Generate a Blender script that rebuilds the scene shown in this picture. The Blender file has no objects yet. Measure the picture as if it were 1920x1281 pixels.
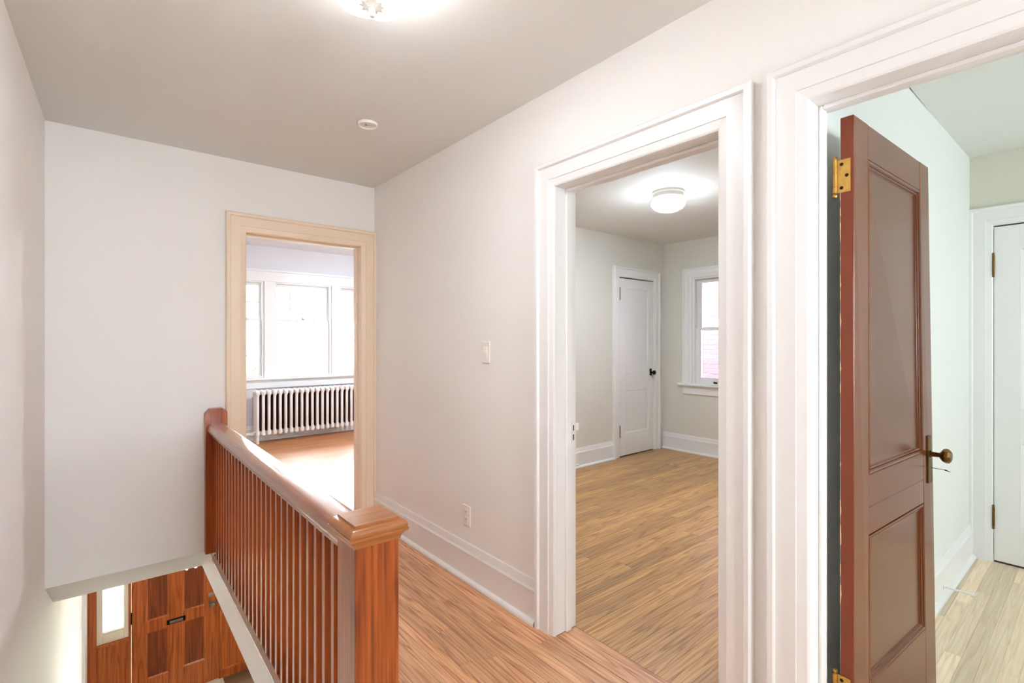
import bpy, bmesh, math, random
from mathutils import Vector, Matrix

random.seed(11)
S = bpy.context.scene
COL = S.collection

# ------------------------------------------------------------------ camera
cam_d = bpy.data.cameras.new('camera')
cam_d.sensor_width = 36.0
cam_d.lens = 36.0 * 930.0 / 1920.0
cam_d.shift_y = -2.0 / 1920.0
cam_d.clip_start = 0.05
cam_d.clip_end = 300
cam = bpy.data.objects.new('camera', cam_d)
cam.location = (0, 0, 1.35)
cam.rotation_euler = (math.radians(90), 0, math.radians(-39.62))
COL.objects.link(cam)
S.camera = cam

# ------------------------------------------------------------------ light and view
SKY = 8.0
HALL_LAMP = 11.2
HALL_RIM = 2.8
BACK_FILL = 1.5  # added fill behind the camera
ROOM_LAMP = 44.0
ROOM_RIM = 2.2
FRONT_FILL = 95.0  # added fill in the front bedroom
LOWER_LAMP = 4.0
LOWER_FILL = 24.0  # added fill in the lower hall
S.view_settings.view_transform = 'Standard'
S.view_settings.look = 'None'
S.view_settings.gamma = 1.0
S.view_settings.exposure = 2.38
S.view_settings.use_curve_mapping = False
S.cycles.use_denoising = True
S.cycles.use_adaptive_sampling = True
S.cycles.adaptive_threshold = 0.08
S.cycles.adaptive_min_samples = 20
S.cycles.max_bounces = 9
S.cycles.diffuse_bounces = 5
S.cycles.glossy_bounces = 4
S.cycles.transparent_max_bounces = 12
S.cycles.sample_clamp_indirect = 6.0
S.cycles.caustics_reflective = False
S.cycles.caustics_refractive = False

world = bpy.data.worlds.new('overcast_sky')
S.world = world
world.use_nodes = True
_bg = world.node_tree.nodes['Background']
_bg.inputs[0].default_value = (0.84, 0.92, 1.0, 1)
_bg.inputs[1].default_value = SKY


def portal(name, loc, rot, sx, sy):
    d = bpy.data.lights.new(name, 'AREA')
    d.shape = 'RECTANGLE'
    d.size = sx
    d.size_y = sy
    d.energy = 1.0
    d.cycles.is_portal = True
    o = bpy.data.objects.new(name, d)
    o.location = loc
    o.rotation_euler = rot
    COL.objects.link(o)


H = math.pi / 2
portal('portal_front_windows', (2.22, 7.62, 1.5), (-H, 0, 0), 2.9, 1.5)
portal('portal_side_window', (5.76, 2.70, 1.47), (0, H, 0), 1.4, 1.2)
portal('portal_back_bedroom', (2.98, -2.82, 1.48), (H, 0, 0), 1.0, 1.05)
portal('portal_added_hall_window', (0.75, -2.36, 1.5), (H, 0, 0), 0.85, 1.05)
portal('portal_added_side_window', (5.76, 1.40, 1.47), (0, H, 0), 1.4, 1.0)
portal('portal_added_lower_window', (3.6, 7.62, -1.55), (-H, 0, 0), 2.6, 1.9)
portal('portal_sidelight', (0.10, 7.62, -1.4), (-H, 0, 0), 0.3, 1.5)


# ------------------------------------------------------------------ helpers
def lin(r, g, b):
    def c(v):
        v /= 255.0
        return v / 12.92 if v <= 0.04045 else ((v + 0.055) / 1.055) ** 2.4
    return (c(r), c(g), c(b), 1.0)


def new_mat(name):
    m = bpy.data.materials.new(name)
    m.use_nodes = True
    nt = m.node_tree
    return m, nt, nt.nodes['Principled BSDF']


def setp(b, **kw):
    names = dict(col='Base Color', rough='Roughness', metal='Metallic', coat='Coat Weight',
                 coat_rough='Coat Roughness', spec='Specular IOR Level', trans='Transmission Weight',
                 ecol='Emission Color', estr='Emission Strength')
    for k, v in kw.items():
        b.inputs[names[k]].default_value = v


def paint(name, rgb, rough=0.6, var=0.03, bump=0.02, scale=9.0, spec=0.5):
    """painted surface: faint mottling and roller relief"""
    m, nt, b = new_mat(name)
    c = lin(*rgb)
    setp(b, rough=rough, spec=spec)
    tc = nt.nodes.new('ShaderNodeTexCoord')
    n = nt.nodes.new('ShaderNodeTexNoise')
    n.inputs['Scale'].default_value = scale * 0.22
    n.inputs['Detail'].default_value = 3
    nt.links.new(tc.outputs['Object'], n.inputs['Vector'])
    mx = nt.nodes.new('ShaderNodeMix')
    mx.data_type = 'RGBA'
    mx.inputs['A'].default_value = tuple(v * (1 - var) for v in c[:3]) + (1,)
    mx.inputs['B'].default_value = tuple(min(1, v * (1 + var)) for v in c[:3]) + (1,)
    nt.links.new(n.outputs['Fac'], mx.inputs['Factor'])
    nt.links.new(mx.outputs['Result'], b.inputs['Base Color'])
    if bump:
        n2 = nt.nodes.new('ShaderNodeTexNoise')
        n2.inputs['Scale'].default_value = scale * 6
        n2.inputs['Detail'].default_value = 4
        nt.links.new(tc.outputs['Object'], n2.inputs['Vector'])
        bp = nt.nodes.new('ShaderNodeBump')
        bp.inputs['Strength'].default_value = bump
        bp.inputs['Distance'].default_value = 0.01
        nt.links.new(n2.outputs['Fac'], bp.inputs['Height'])
        nt.links.new(bp.outputs['Normal'], b.inputs['Normal'])
    return m


def wood(name, dark, light, axis='Z', rough=0.3, coat=0.3, freq=1.0, contrast=1.0, plank=False, line=0.35, coat_rough=0.12, bump=0.035, spec=0.5):
    """timber with long streaks along one axis and contour-line figure"""
    m, nt, b = new_mat(name)
    N, L = nt.nodes, nt.links
    setp(b, rough=rough, coat=coat, coat_rough=coat_rough, spec=spec)
    tc = N.new('ShaderNodeTexCoord')
    src = tc.outputs['Object']
    rnd = None
    if plank:
        oi = N.new('ShaderNodeObjectInfo')
        ge = N.new('ShaderNodeNewGeometry')
        ad = N.new('ShaderNodeMath')
        ad.operation = 'ADD'
        L.new(oi.outputs['Random'], ad.inputs[0])
        L.new(ge.outputs['Random Per Island'], ad.inputs[1])
        fr = N.new('ShaderNodeMath')
        fr.operation = 'FRACT'
        L.new(ad.outputs[0], fr.inputs[0])
        rnd = fr.outputs[0]
        sc = N.new('ShaderNodeVectorMath')
        sc.operation = 'SCALE'
        sc.inputs[0].default_value = (37.0, 91.0, 53.0)
        L.new(rnd, sc.inputs['Scale'])
        va = N.new('ShaderNodeVectorMath')
        va.operation = 'ADD'
        L.new(src, va.inputs[0])
        L.new(sc.outputs[0], va.inputs[1])
        src = va.outputs[0]

    def mapped(a, c):
        mp = N.new('ShaderNodeMapping')
        v = {'X': (a, c, c), 'Y': (c, a, c), 'Z': (c, c, a)}[axis]
        mp.inputs['Scale'].default_value = v
        L.new(src, mp.inputs['Vector'])
        return mp.outputs[0]
    n1 = N.new('ShaderNodeTexNoise')          # fine streaks
    n1.inputs['Scale'].default_value = 1.0
    n1.inputs['Detail'].default_value = 6
    n1.inputs['Roughness'].default_value = 0.65
    L.new(mapped(3.0 * freq, 110.0 * freq), n1.inputs['Vector'])
    n2 = N.new('ShaderNodeTexNoise')          # broad figure
    n2.inputs['Scale'].default_value = 1.0
    n2.inputs['Detail'].default_value = 2
    L.new(mapped(0.75 * freq, 13.5 * freq), n2.inputs['Vector'])
    mul = N.new('ShaderNodeMath')
    mul.operation = 'MULTIPLY'
    mul.inputs[1].default_value = 10.0
    L.new(n2.outputs['Fac'], mul.inputs[0])
    pp = N.new('ShaderNodeMath')
    pp.operation = 'PINGPONG'
    pp.inputs[1].default_value = 0.5
    L.new(mul.outputs[0], pp.inputs[0])
    r1 = N.new('ShaderNodeMapRange')
    r1.inputs['From Min'].default_value = 0.0
    r1.inputs['From Max'].default_value = 0.22
    r1.inputs['To Min'].default_value = line
    r1.inputs['To Max'].default_value = 0.0
    L.new(pp.outputs[0], r1.inputs['Value'])
    r2 = N.new('ShaderNodeMapRange')
    r2.inputs['From Min'].default_value = 0.3
    r2.inputs['From Max'].default_value = 0.7
    r2.inputs['To Min'].default_value = 0.5 - 0.5 * contrast
    r2.inputs['To Max'].default_value = 0.5 + 0.5 * contrast
    L.new(n1.outputs['Fac'], r2.inputs['Value'])
    sub = N.new('ShaderNodeMath')
    sub.operation = 'SUBTRACT'
    sub.use_clamp = True
    L.new(r2.outputs[0], sub.inputs[0])
    L.new(r1.outputs[0], sub.inputs[1])
    fac = sub.outputs[0]
    mx = N.new('ShaderNodeMix')
    mx.data_type = 'RGBA'
    mx.inputs['A'].default_value = lin(*dark)
    mx.inputs['B'].default_value = lin(*light)
    L.new(fac, mx.inputs['Factor'])
    out = mx.outputs['Result']
    if plank:
        hv = N.new('ShaderNodeHueSaturation')
        vr = N.new('ShaderNodeMapRange')
        vr.inputs['To Min'].default_value = 0.80
        vr.inputs['To Max'].default_value = 1.14
        L.new(rnd, vr.inputs['Value'])
        L.new(vr.outputs[0], hv.inputs['Value'])
        L.new(out, hv.inputs['Color'])
        out = hv.outputs['Color']
    L.new(out, b.inputs['Base Color'])
    bp = N.new('ShaderNodeBump')
    bp.inputs['Strength'].default_value = bump
    bp.inputs['Distance'].default_value = 0.004
    L.new(fac, bp.inputs['Height'])
    L.new(bp.outputs['Normal'], b.inputs['Normal'])
    return m


def metal(name, rgb, rough=0.3, var=0.3):
    m, nt, b = new_mat(name)
    setp(b, rough=rough, metal=1.0)
    tc = nt.nodes.new('ShaderNodeTexCoord')
    n = nt.nodes.new('ShaderNodeTexNoise')
    n.inputs['Scale'].default_value = 60
    n.inputs['Detail'].default_value = 4
    nt.links.new(tc.outputs['Object'], n.inputs['Vector'])
    c = lin(*rgb)
    mx = nt.nodes.new('ShaderNodeMix')
    mx.data_type = 'RGBA'
    mx.inputs['A'].default_value = tuple(v * (1 - var) for v in c[:3]) + (1,)
    mx.inputs['B'].default_value = tuple(min(1, v * (1 + var)) for v in c[:3]) + (1,)
    nt.links.new(n.outputs['Fac'], mx.inputs['Factor'])
    nt.links.new(mx.outputs['Result'], b.inputs['Base Color'])
    return m


def glow(name, rgb, strength):
    m, nt, b = new_mat(name)
    setp(b, col=lin(245, 242, 236), rough=0.25, ecol=lin(*rgb), estr=strength)
    return m


def glass(name):
    m = bpy.data.materials.new(name)
    m.use_nodes = True
    nt = m.node_tree
    nt.nodes.clear()
    o = nt.nodes.new('ShaderNodeOutputMaterial')
    t = nt.nodes.new('ShaderNodeBsdfTransparent')
    t.inputs[0].default_value = (0.95, 0.97, 0.97, 1)
    g = nt.nodes.new('ShaderNodeBsdfGlossy')
    g.inputs['Roughness'].default_value = 0.02
    f = nt.nodes.new('ShaderNodeFresnel')
    f.inputs[0].default_value = 1.35
    mx = nt.nodes.new('ShaderNodeMixShader')
    nt.links.new(f.outputs[0], mx.inputs[0])
    nt.links.new(t.outputs[0], mx.inputs[1])
    nt.links.new(g.outputs[0], mx.inputs[2])
    nt.links.new(mx.outputs[0], o.inputs[0])
    return m


def frosted(name):
    m = bpy.data.materials.new(name)
    m.use_nodes = True
    nt = m.node_tree
    nt.nodes.clear()
    o = nt.nodes.new('ShaderNodeOutputMaterial')
    t = nt.nodes.new('ShaderNodeBsdfTranslucent')
    tc = nt.nodes.new('ShaderNodeTexCoord')
    n = nt.nodes.new('ShaderNodeTexNoise')
    n.inputs['Scale'].default_value = 45
    n.inputs['Detail'].default_value = 4
    nt.links.new(tc.outputs['Object'], n.inputs['Vector'])
    mx = nt.nodes.new('ShaderNodeMix')
    mx.data_type = 'RGBA'
    mx.inputs['A'].default_value = (0.30, 0.30, 0.315, 1)
    mx.inputs['B'].default_value = (0.46, 0.46, 0.47, 1)
    nt.links.new(n.outputs['Fac'], mx.inputs['Factor'])
    nt.links.new(mx.outputs['Result'], t.inputs[0])
    tr = nt.nodes.new('ShaderNodeBsdfTransparent')
    ms = nt.nodes.new('ShaderNodeMixShader')
    ms.inputs[0].default_value = 0.995
    nt.links.new(tr.outputs[0], ms.inputs[1])
    nt.links.new(t.outputs[0], ms.inputs[2])
    nt.links.new(ms.outputs[0], o.inputs[0])
    return m


M = {}
M['hall_wall'] = paint('hall_wall_paint', (240, 235, 230), 0.8, 0.015, 0.03, spec=0.25)
M['hall_ceiling'] = paint('hall_ceiling_paint', (226, 223, 218), 0.75, 0.025, 0.05)
M['room_wall'] = paint('greige_wall_paint', (221, 218, 208), 0.62, 0.015, 0.03)
M['room_ceiling'] = paint('room_ceiling_paint', (228, 227, 220), 0.75, 0.02, 0.05)
M['back_wall'] = paint('pale_wall_paint', (226, 227, 221), 0.6, 0.015, 0.03)
M['back_far'] = paint('cream_wall_paint', (218, 215, 200), 0.6, 0.015, 0.03)
M['front_wall'] = paint('front_bedroom_wall_paint', (222, 222, 226), 0.62, 0.015, 0.03)
M['front_ceiling'] = paint('front_bedroom_ceiling_paint', (238, 241, 246), 0.7, 0.01, 0.03)
M['trim'] = paint('white_gloss_trim', (236, 233, 230), 0.32, 0.012, 0.015)
M['trim_cool'] = paint('white_gloss_woodwork', (236, 236, 234), 0.32, 0.012, 0.015)
M['cream'] = paint('cream_gloss_trim', (238, 215, 190), 0.36, 0.04, 0.02, 5)
M['lower_cream'] = paint('cream_sash_paint', (226, 214, 192), 0.4, 0.04, 0.02)
M['fascia'] = paint('worn_white_fascia_paint', (226, 208, 198), 0.3, 0.05, 0.03, 14)
M['rail_z'] = wood('varnished_chestnut_upright', (112, 44, 14), (196, 100, 42), 'Z', 0.3, 0.35, 0.62, 1.1, line=0.30)
M['rail_y'] = wood('varnished_chestnut_rail', (122, 58, 24), (186, 108, 56), 'Y', 0.34, 1.0, 0.6, 0.6, coat_rough=0.18, bump=0.0)
for _i in ('IOR', 'Coat IOR'):
    M['rail_y'].node_tree.nodes['Principled BSDF'].inputs[_i].default_value = 1.6
M['cap'] = wood('varnished_chestnut_cap', (132, 74, 32), (190, 122, 68), 'X', 0.28, 0.4, 0.5, 0.5, line=0.15)
M['lower_z'] = wood('stained_fir_upright', (140, 62, 22), (206, 112, 50), 'Z', 0.35, 0.3, 0.5, 0.9)
M['lower_panel'] = wood('dark_stained_door_panel', (98, 42, 16), (156, 76, 32), 'Z', 0.35, 0.3, 0.45, 0.8)
M['brown'] = paint('brown_gloss_paint', (110, 51, 13), 0.26, 0.08, 0.008, 10)
M['brown'].node_tree.nodes['Principled BSDF'].inputs['Coat Weight'].default_value = 0.3
M['brown'].node_tree.nodes['Principled BSDF'].inputs['Coat Roughness'].default_value = 0.2
M['brown_panel'] = wood('brown_gloss_painted_panel', (98, 45, 12), (114, 55, 16), 'Z', 0.26, 0.4, 0.4, 0.6, line=0.1, bump=0.008, coat_rough=0.2)
M['brown_edge'] = paint('red_brown_edge_paint', (128, 54, 20), 0.45, 0.2, 0.05, 16)
M['chip'] = paint('chipped_pale_timber', (226, 190, 150), 0.7, 0.1, 0.1)
M['floor_hall'] = wood('oak_strip_hall', (166, 104, 66), (252, 198, 148), 'X', 0.36, 0.25, 1.0, 0.65, plank=True, line=0.38)
M['floor_room'] = wood('oak_strip_bedroom', (146, 100, 54), (232, 182, 116), 'X', 0.4, 0.15, 1.0, 0.65, plank=True, line=0.38)
M['floor_back'] = wood('pale_oak_strip', (222, 196, 162), (250, 232, 204), 'X', 0.5, 0.1, 1.0, 0.7, plank=True)
M['floor_front'] = wood('oak_strip_front_bedroom', (158, 92, 48), (204, 142, 88), 'X', 0.42, 0.35, 1.0, 0.7, plank=True, coat_rough=0.38)
M['lower_floor'] = wood('dull_brown_floorboards', (88, 66, 48), (128, 100, 76), 'X', 0.45, 0.1, 0.6, 0.7)
M['subfloor'] = paint('dark_subfloor', (70, 44, 26), 0.8)
M['brass'] = metal('worn_brass', (206, 160, 84), 0.32)
M['bronze'] = metal('aged_bronze', (120, 92, 52), 0.36, 0.4)
M['dark_bronze'] = metal('dark_bronze', (62, 40, 30), 0.4, 0.4)
M['nickel'] = metal('satin_nickel', (170, 164, 156), 0.3)
M['black'] = metal('blackened_iron', (38, 38, 38), 0.45)
M['plastic'] = paint('white_plastic', (238, 232, 224), 0.35, 0.01, 0)
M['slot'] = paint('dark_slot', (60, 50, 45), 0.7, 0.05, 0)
M['radiator'] = paint('white_radiator_enamel', (236, 232, 228), 0.35, 0.02, 0.02)
M['shaded_iron'] = paint('shade_brown_iron', (74, 40, 24), 0.7, 0.3, 0.1, 20)  # shade between the radiator columns put into the colour
M['hall_glow'] = glow('hall_bowl_glass', (238, 246, 255), HALL_LAMP)
M['room_glow'] = glow('opal_dome_glass', (226, 240, 255), ROOM_LAMP)
M['hall_rim'] = glow('hall_bowl_rim_glass', (238, 246, 255), HALL_RIM)
M['room_rim'] = glow('opal_dome_rim_glass', (226, 240, 255), ROOM_RIM)
M['lower_fill'] = glow('lower_fill_glow', (255, 248, 238), LOWER_FILL)
M['back_fill'] = glow('rear_fill_glow', (238, 246, 255), BACK_FILL)
M['front_fill'] = glow('front_fill_glow', (226, 238, 255), FRONT_FILL)
M['bead_glow'] = glow('lit_crystal_bead', (255, 240, 220), LOWER_LAMP)
M['lamp_metal'] = paint('white_lamp_metal', (232, 228, 220), 0.4, 0.01, 0)
M['ornament'] = paint('pale_enamel_ornament', (236, 232, 226), 0.4, 0.05, 0)
M['glass'] = glass('window_glass')
M['frosted'] = frosted('obscured_glass')
M['brick'] = paint('pink_red_brick', (112, 84, 90), 0.85, 0.25, 0.2, 14)
M['mortar'] = paint('pale_mortar', (150, 142, 150), 0.9, 0.1, 0.2)
M['stone_floor'] = paint('pale_vestibule_tile', (206, 196, 176), 0.45, 0.06, 0.03)
M['grass'] = paint('lawn', (110, 122, 86), 0.9, 0.2, 0.2, 20)
M['bark'] = paint('grey_bark', (134, 128, 120), 0.9, 0.2, 0.3, 20)
M['leaf_g'] = paint('green_leaf', (98, 110, 84), 0.7, 0.2, 0)
M['leaf_r'] = paint('red_leaf', (150, 92, 90), 0.7, 0.2, 0)
M['siding'] = paint('grey_house_render', (130, 128, 128), 0.8, 0.05, 0.1)
M['shingle'] = paint('slate_roof', (66, 64, 66), 0.8, 0.1, 0.2)


def T(o, label=None, cat=None, group=None, kind=None):
    if label:
        o['label'] = label
    if cat:
        o['category'] = cat
    if group:
        o['group'] = group
    if kind:
        o['kind'] = kind
    return o


def thing(name, label, cat, loc=(0, 0, 0), group=None, kind=None):
    o = bpy.data.objects.new(name, None)
    o.empty_display_size = 0.1
    o.location = loc
    COL.objects.link(o)
    return T(o, label, cat, group, kind)


def attach(o, parent):
    """child keeps its world coordinates; parents are only ever translated"""
    off = Vector((0, 0, 0))
    p = parent
    o.parent = parent
    tot = Vector((0, 0, 0))
    while p is not None:
        tot += Vector(p.location)
        p = p.parent if p.type == 'EMPTY' and p.parent else None
    o.matrix_parent_inverse = Matrix.Translation(-tot) if tot.length > 0 else Matrix.Identity(4)
    return o


def obj(name, bm, mat, parent=None, smooth=False, label=None):
    bmesh.ops.recalc_face_normals(bm, faces=bm.faces[:])
    me = bpy.data.meshes.new(name)
    bm.to_mesh(me)
    bm.free()
    mats = mat if isinstance(mat, (list, tuple)) else [mat]
    for k in mats:
        me.materials.append(M[k] if isinstance(k, str) else k)
    if smooth:
        for p in me.polygons:
            p.use_smooth = True
        try:
            me.set_sharp_from_angle(angle=math.radians(38))
        except Exception:
            pass
    o = bpy.data.objects.new(name, me)
    COL.objects.link(o)
    if parent is not None:
        attach(o, parent)
    if label:
        o['label'] = label
    return o


def nb():
    return bmesh.new()


def box(bm, x0, x1, y0, y1, z0, z1, bev=0.0, mp=None, mi=0):
    x0, x1 = min(x0, x1), max(x0, x1)
    y0, y1 = min(y0, y1), max(y0, y1)
    z0, z1 = min(z0, z1), max(z0, z1)
    r = bmesh.ops.create_cube(bm, size=1.0)
    vs = r['verts']
    for v in vs:
        v.co = Vector(((x0 + x1) / 2 + v.co.x * (x1 - x0), (y0 + y1) / 2 + v.co.y * (y1 - y0), (z0 + z1) / 2 + v.co.z * (z1 - z0)))
    if bev:
        es = list({e for v in vs for e in v.link_edges})
        r2 = bmesh.ops.bevel(bm, geom=es, offset=bev, segments=1, affect='EDGES', profile=0.5)
        vs = list({v for f in r2['faces'] for v in f.verts} | {v for v in vs if v.is_valid})
    if mp:
        for v in vs:
            v.co = Vector(mp(*v.co))
    if mi:
        for f in {f for v in vs for f in v.link_faces}:
            f.material_index = mi
    return vs


def prism(bm, poly, a0, a1, mp):
    """poly (s,t) extruded from a0 to a1; mp(s,t,a)->world"""
    A = [bm.verts.new(mp(s, t, a0)) for s, t in poly]
    B = [bm.verts.new(mp(s, t, a1)) for s, t in poly]
    n = len(poly)
    for i in range(n):
        bm.faces.new((A[i], A[(i + 1) % n], B[(i + 1) % n], B[i]))
    bm.faces.new(A)
    bm.faces.new(list(reversed(B)))


def tube(bm, p0, p1, r0, r1=None, seg=12, caps=True):
    p0, p1 = Vector(p0), Vector(p1)
    r1 = r0 if r1 is None else r1
    d = (p1 - p0).normalized()
    u = d.orthogonal().normalized()
    w = d.cross(u)
    A, B = [], []
    for i in range(seg):
        a = 2 * math.pi * i / seg
        o = u * math.cos(a) + w * math.sin(a)
        A.append(bm.verts.new(p0 + o * r0))
        B.append(bm.verts.new(p1 + o * r1))
    for i in range(seg):
        bm.faces.new((A[i], A[(i + 1) % seg], B[(i + 1) % seg], B[i]))
    if caps:
        bm.faces.new(A)
        bm.faces.new(list(reversed(B)))


def lathe(bm, origin, axis, prof, seg=24, scal=None):
    """prof: (radius, distance along axis)"""
    o = Vector(origin)
    d = Vector(axis).normalized()
    u = d.orthogonal().normalized()
    w = d.cross(u)
    rings = []
    for r, t in prof:
        if r < 1e-6:
            rings.append([bm.verts.new(o + d * t)])
        else:
            ring = []
            for i in range(seg):
                a = 2 * math.pi * i / seg
                k = r * (scal(a, t) if scal else 1.0)
                ring.append(bm.verts.new(o + d * t + (u * math.cos(a) + w * math.sin(a)) * k))
            rings.append(ring)
    for A, B in zip(rings, rings[1:]):
        if len(A) == 1 and len(B) == 1:
            continue
        for i in range(seg):
            j = (i + 1) % seg
            if len(A) == 1:
                bm.faces.new((A[0], B[i], B[j]))
            elif len(B) == 1:
                bm.faces.new((A[i], A[j], B[0]))
            else:
                bm.faces.new((A[i], A[j], B[j], B[i]))
    for e in (rings[0], rings[-1]):
        if len(e) > 1:
            bm.faces.new(e)


def wall(name, mp, u0, u1, z0, z1, p0, p1, holes, mat, label):
    """slab with rectangular openings; mp(u,z,p)->world"""
    bm = nb()
    us = sorted({u0, u1} | {v for h in holes for v in h[:2] if u0 < v < u1})
    zs = sorted({z0, z1} | {v for h in holes for v in h[2:] if z0 < v < z1})
    nu, nz = len(us) - 1, len(zs) - 1

    def solid(i, j):
        if i < 0 or j < 0 or i >= nu or j >= nz:
            return False
        cu, cz = (us[i] + us[i + 1]) / 2, (zs[j] + zs[j + 1]) / 2
        return not any(h[0] < cu < h[1] and h[2] < cz < h[3] for h in holes)
    cache = {}

    def v(i, j, k):
        if (i, j, k) not in cache:
            cache[(i, j, k)] = bm.verts.new(mp(us[i], zs[j], (p0, p1)[k]))
        return cache[(i, j, k)]
    for i in range(nu):
        for j in range(nz):
            if not solid(i, j):
                continue
            for k in (0, 1):
                bm.faces.new((v(i, j, k), v(i + 1, j, k), v(i + 1, j + 1, k), v(i, j + 1, k)))
            if not solid(i - 1, j):
                bm.faces.new((v(i, j, 0), v(i, j + 1, 0), v(i, j + 1, 1), v(i, j, 1)))
            if not solid(i + 1, j):
                bm.faces.new((v(i + 1, j, 0), v(i + 1, j + 1, 0), v(i + 1, j + 1, 1), v(i + 1, j, 1)))
            if not solid(i, j - 1):
                bm.faces.new((v(i, j, 0), v(i + 1, j, 0), v(i + 1, j, 1), v(i, j, 1)))
            if not solid(i, j + 1):
                bm.faces.new((v(i, j + 1, 0), v(i + 1, j + 1, 0), v(i + 1, j + 1, 1), v(i, j + 1, 1)))
    o = obj(name, bm, mat)
    return T(o, label, 'wall', kind='structure')


def slab(name, x0, x1, y0, y1, z0, z1, mat, label, cat):
    bm = nb()
    box(bm, x0, x1, y0, y1, z0, z1)
    return T(obj(name, bm, mat), label, cat, kind='structure')


def mX(X0, s):
    return lambda u, z, p: (X0 + s * p, u, z)


def mY(Y0, s):
    return lambda u, z, p: (u, Y0 + s * p, z)


def lbox(bm, mp, u0, u1, z0, z1, p0, p1, bev=0.0):
    box(bm, u0, u1, z0, z1, p0, p1, bev, mp)


CASING = [(0.0, 0.0), (0.0, 0.010), (0.006, 0.014), (0.033, 0.018), (0.034, 0.0225), (0.091, 0.0225), (0.091, 0.0)]
BACKBAND = [(0.0905, 0.0), (0.0905, 0.026), (0.095, 0.034), (0.110, 0.035), (0.116, 0.030), (0.116, 0.0)]


def sweep(mp, prof, u0, u1, z0, zt, seg, closed_bottom=None):
    """one mitred side of a door frame: seg 'L','T','R' (or 'B' with closed_bottom)"""
    bm = nb()

    def corner(o, p, k):
        zb = z0 if closed_bottom is None else closed_bottom - o
        return {'bl': (u0 - o, zb, p), 'tl': (u0 - o, zt + o, p), 'tr': (u1 + o, zt + o, p), 'br': (u1 + o, zb, p)}[k]
    a, b = {'L': ('bl', 'tl'), 'T': ('tl', 'tr'), 'R': ('tr', 'br'), 'B': ('br', 'bl')}[seg]
    A = [bm.verts.new(mp(*corner(o, p, a))) for o, p in prof]
    B = [bm.verts.new(mp(*corner(o, p, b))) for o, p in prof]
    n = len(prof)
    for i in range(n):
        bm.faces.new((A[i], A[(i + 1) % n], B[(i + 1) % n], B[i]))
    bm.faces.new(A)
    bm.faces.new(list(reversed(B)))
    return bm


def casing_set(root, mp, u0, u1, z0, zt, mat, segs='LTR'):
    for s in segs:
        obj('casing', sweep(mp, CASING, u0, u1, z0, zt, s), mat, root)
        obj('backband', sweep(mp, BACKBAND, u0, u1, z0, zt, s), mat, root)


def door_frame(name, label, mp, u0, u1, zt, depth, mat, base, stop=(-0.055, -0.09), segs='LTR', z0=0.0):
    root = thing(name, label, 'door frame', base, kind='structure')
    casing_set(root, mp, u0, u1, z0, zt, mat, segs)
    for a, b in ((u0 - 0.022, u0), (u1, u1 + 0.022)):
        bm = nb()
        lbox(bm, mp, a, b, z0, zt, -depth, -0.0005, 0.002)
        obj('jamb', bm, mat, root)
    bm = nb()
    lbox(bm, mp, u0 - 0.022, u1 + 0.022, zt, zt + 0.022, -depth, -0.0005, 0.002)
    obj('head_jamb', bm, mat, root)
    if stop:
        for a, b in ((u0, u0 + 0.012), (u1 - 0.012, u1)):
            bm = nb()
            lbox(bm, mp, a, b, z0, zt, stop[1], stop[0], 0.003)
            obj('door_stop', bm, mat, root)
        bm = nb()
        lbox(bm, mp, u0 + 0.012, u1 - 0.012, zt - 0.012, zt, stop[1], stop[0], 0.003)
        obj('door_stop', bm, mat, root)
    return root


BB_MAIN = [(0.0, 0.0), (0.017, 0.0), (0.017, 0.150), (0.0, 0.150)]
BB_CAP = [(0.0, 0.150), (0.019, 0.150), (0.019, 0.156), (0.014, 0.168), (0.009, 0.196), (0.007, 0.205), (0.0, 0.205)]
BB_SHOE = [(0.017, 0.0), (0.036, 0.0), (0.035, 0.010), (0.030, 0.017), (0.023, 0.021), (0.017, 0.022)]


def baseboard(name, label, mp, runs, mat, base, z=0.0):
    root = thing(name, label, 'baseboard', base, kind='structure')
    for a, b in runs:
        for nm, pr in (('board', BB_MAIN), ('cap_moulding', BB_CAP), ('shoe_moulding', BB_SHOE)):
            bm = nb()
            prism(bm, pr, a, b, lambda p, zz, u: mp(u, zz + z, p))
            obj(nm, bm, mat, root)
    return root


# ------------------------------------------------------------------ structure: walls
HX = 1.60            # hall face of the right wall
RX = 1.73            # room face of it
EY = 3.575           # hall face of the end wall
FY = 3.705           # front bedroom face of it
WY = 7.33            # inside face of the street wall
CZ = 2.508


def LX(y):
    return -0.229 + 0.0236 * (y - 3.575)


D2 = (0.838, 1.615)
D3 = (-0.215, 0.560)
D1 = (0.721, 1.491)
ZT = 2.052
J = 0.022

bm = nb()
vv = []
for y in (-2.2, 7.33):
    for dx in (0, -0.16):
        for z in (-3.2, 2.75):
            vv.append(bm.verts.new((LX(y) + dx, y, z)))
for q in ((0, 1, 5, 4), (2, 3, 7, 6), (0, 1, 3, 2), (4, 5, 7, 6), (1, 3, 7, 5), (0, 2, 6, 4)):
    bm.faces.new([vv[i] for i in q])
T(obj('wall_left', bm, 'hall_wall'), 'warm white wall at the left running down beside the stairwell', 'wall', kind='structure')

wall('wall_right', mX(HX, 1), -2.2, EY, 0.0, CZ + 0.1, 0, RX - HX,
     [(D2[0] - J, D2[1] + J, -1, ZT + J), (D3[0] - J, D3[1] + J, -1, ZT + J)], 'hall_wall',
     'warm white hall wall with the light switch and two doorways')
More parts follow.
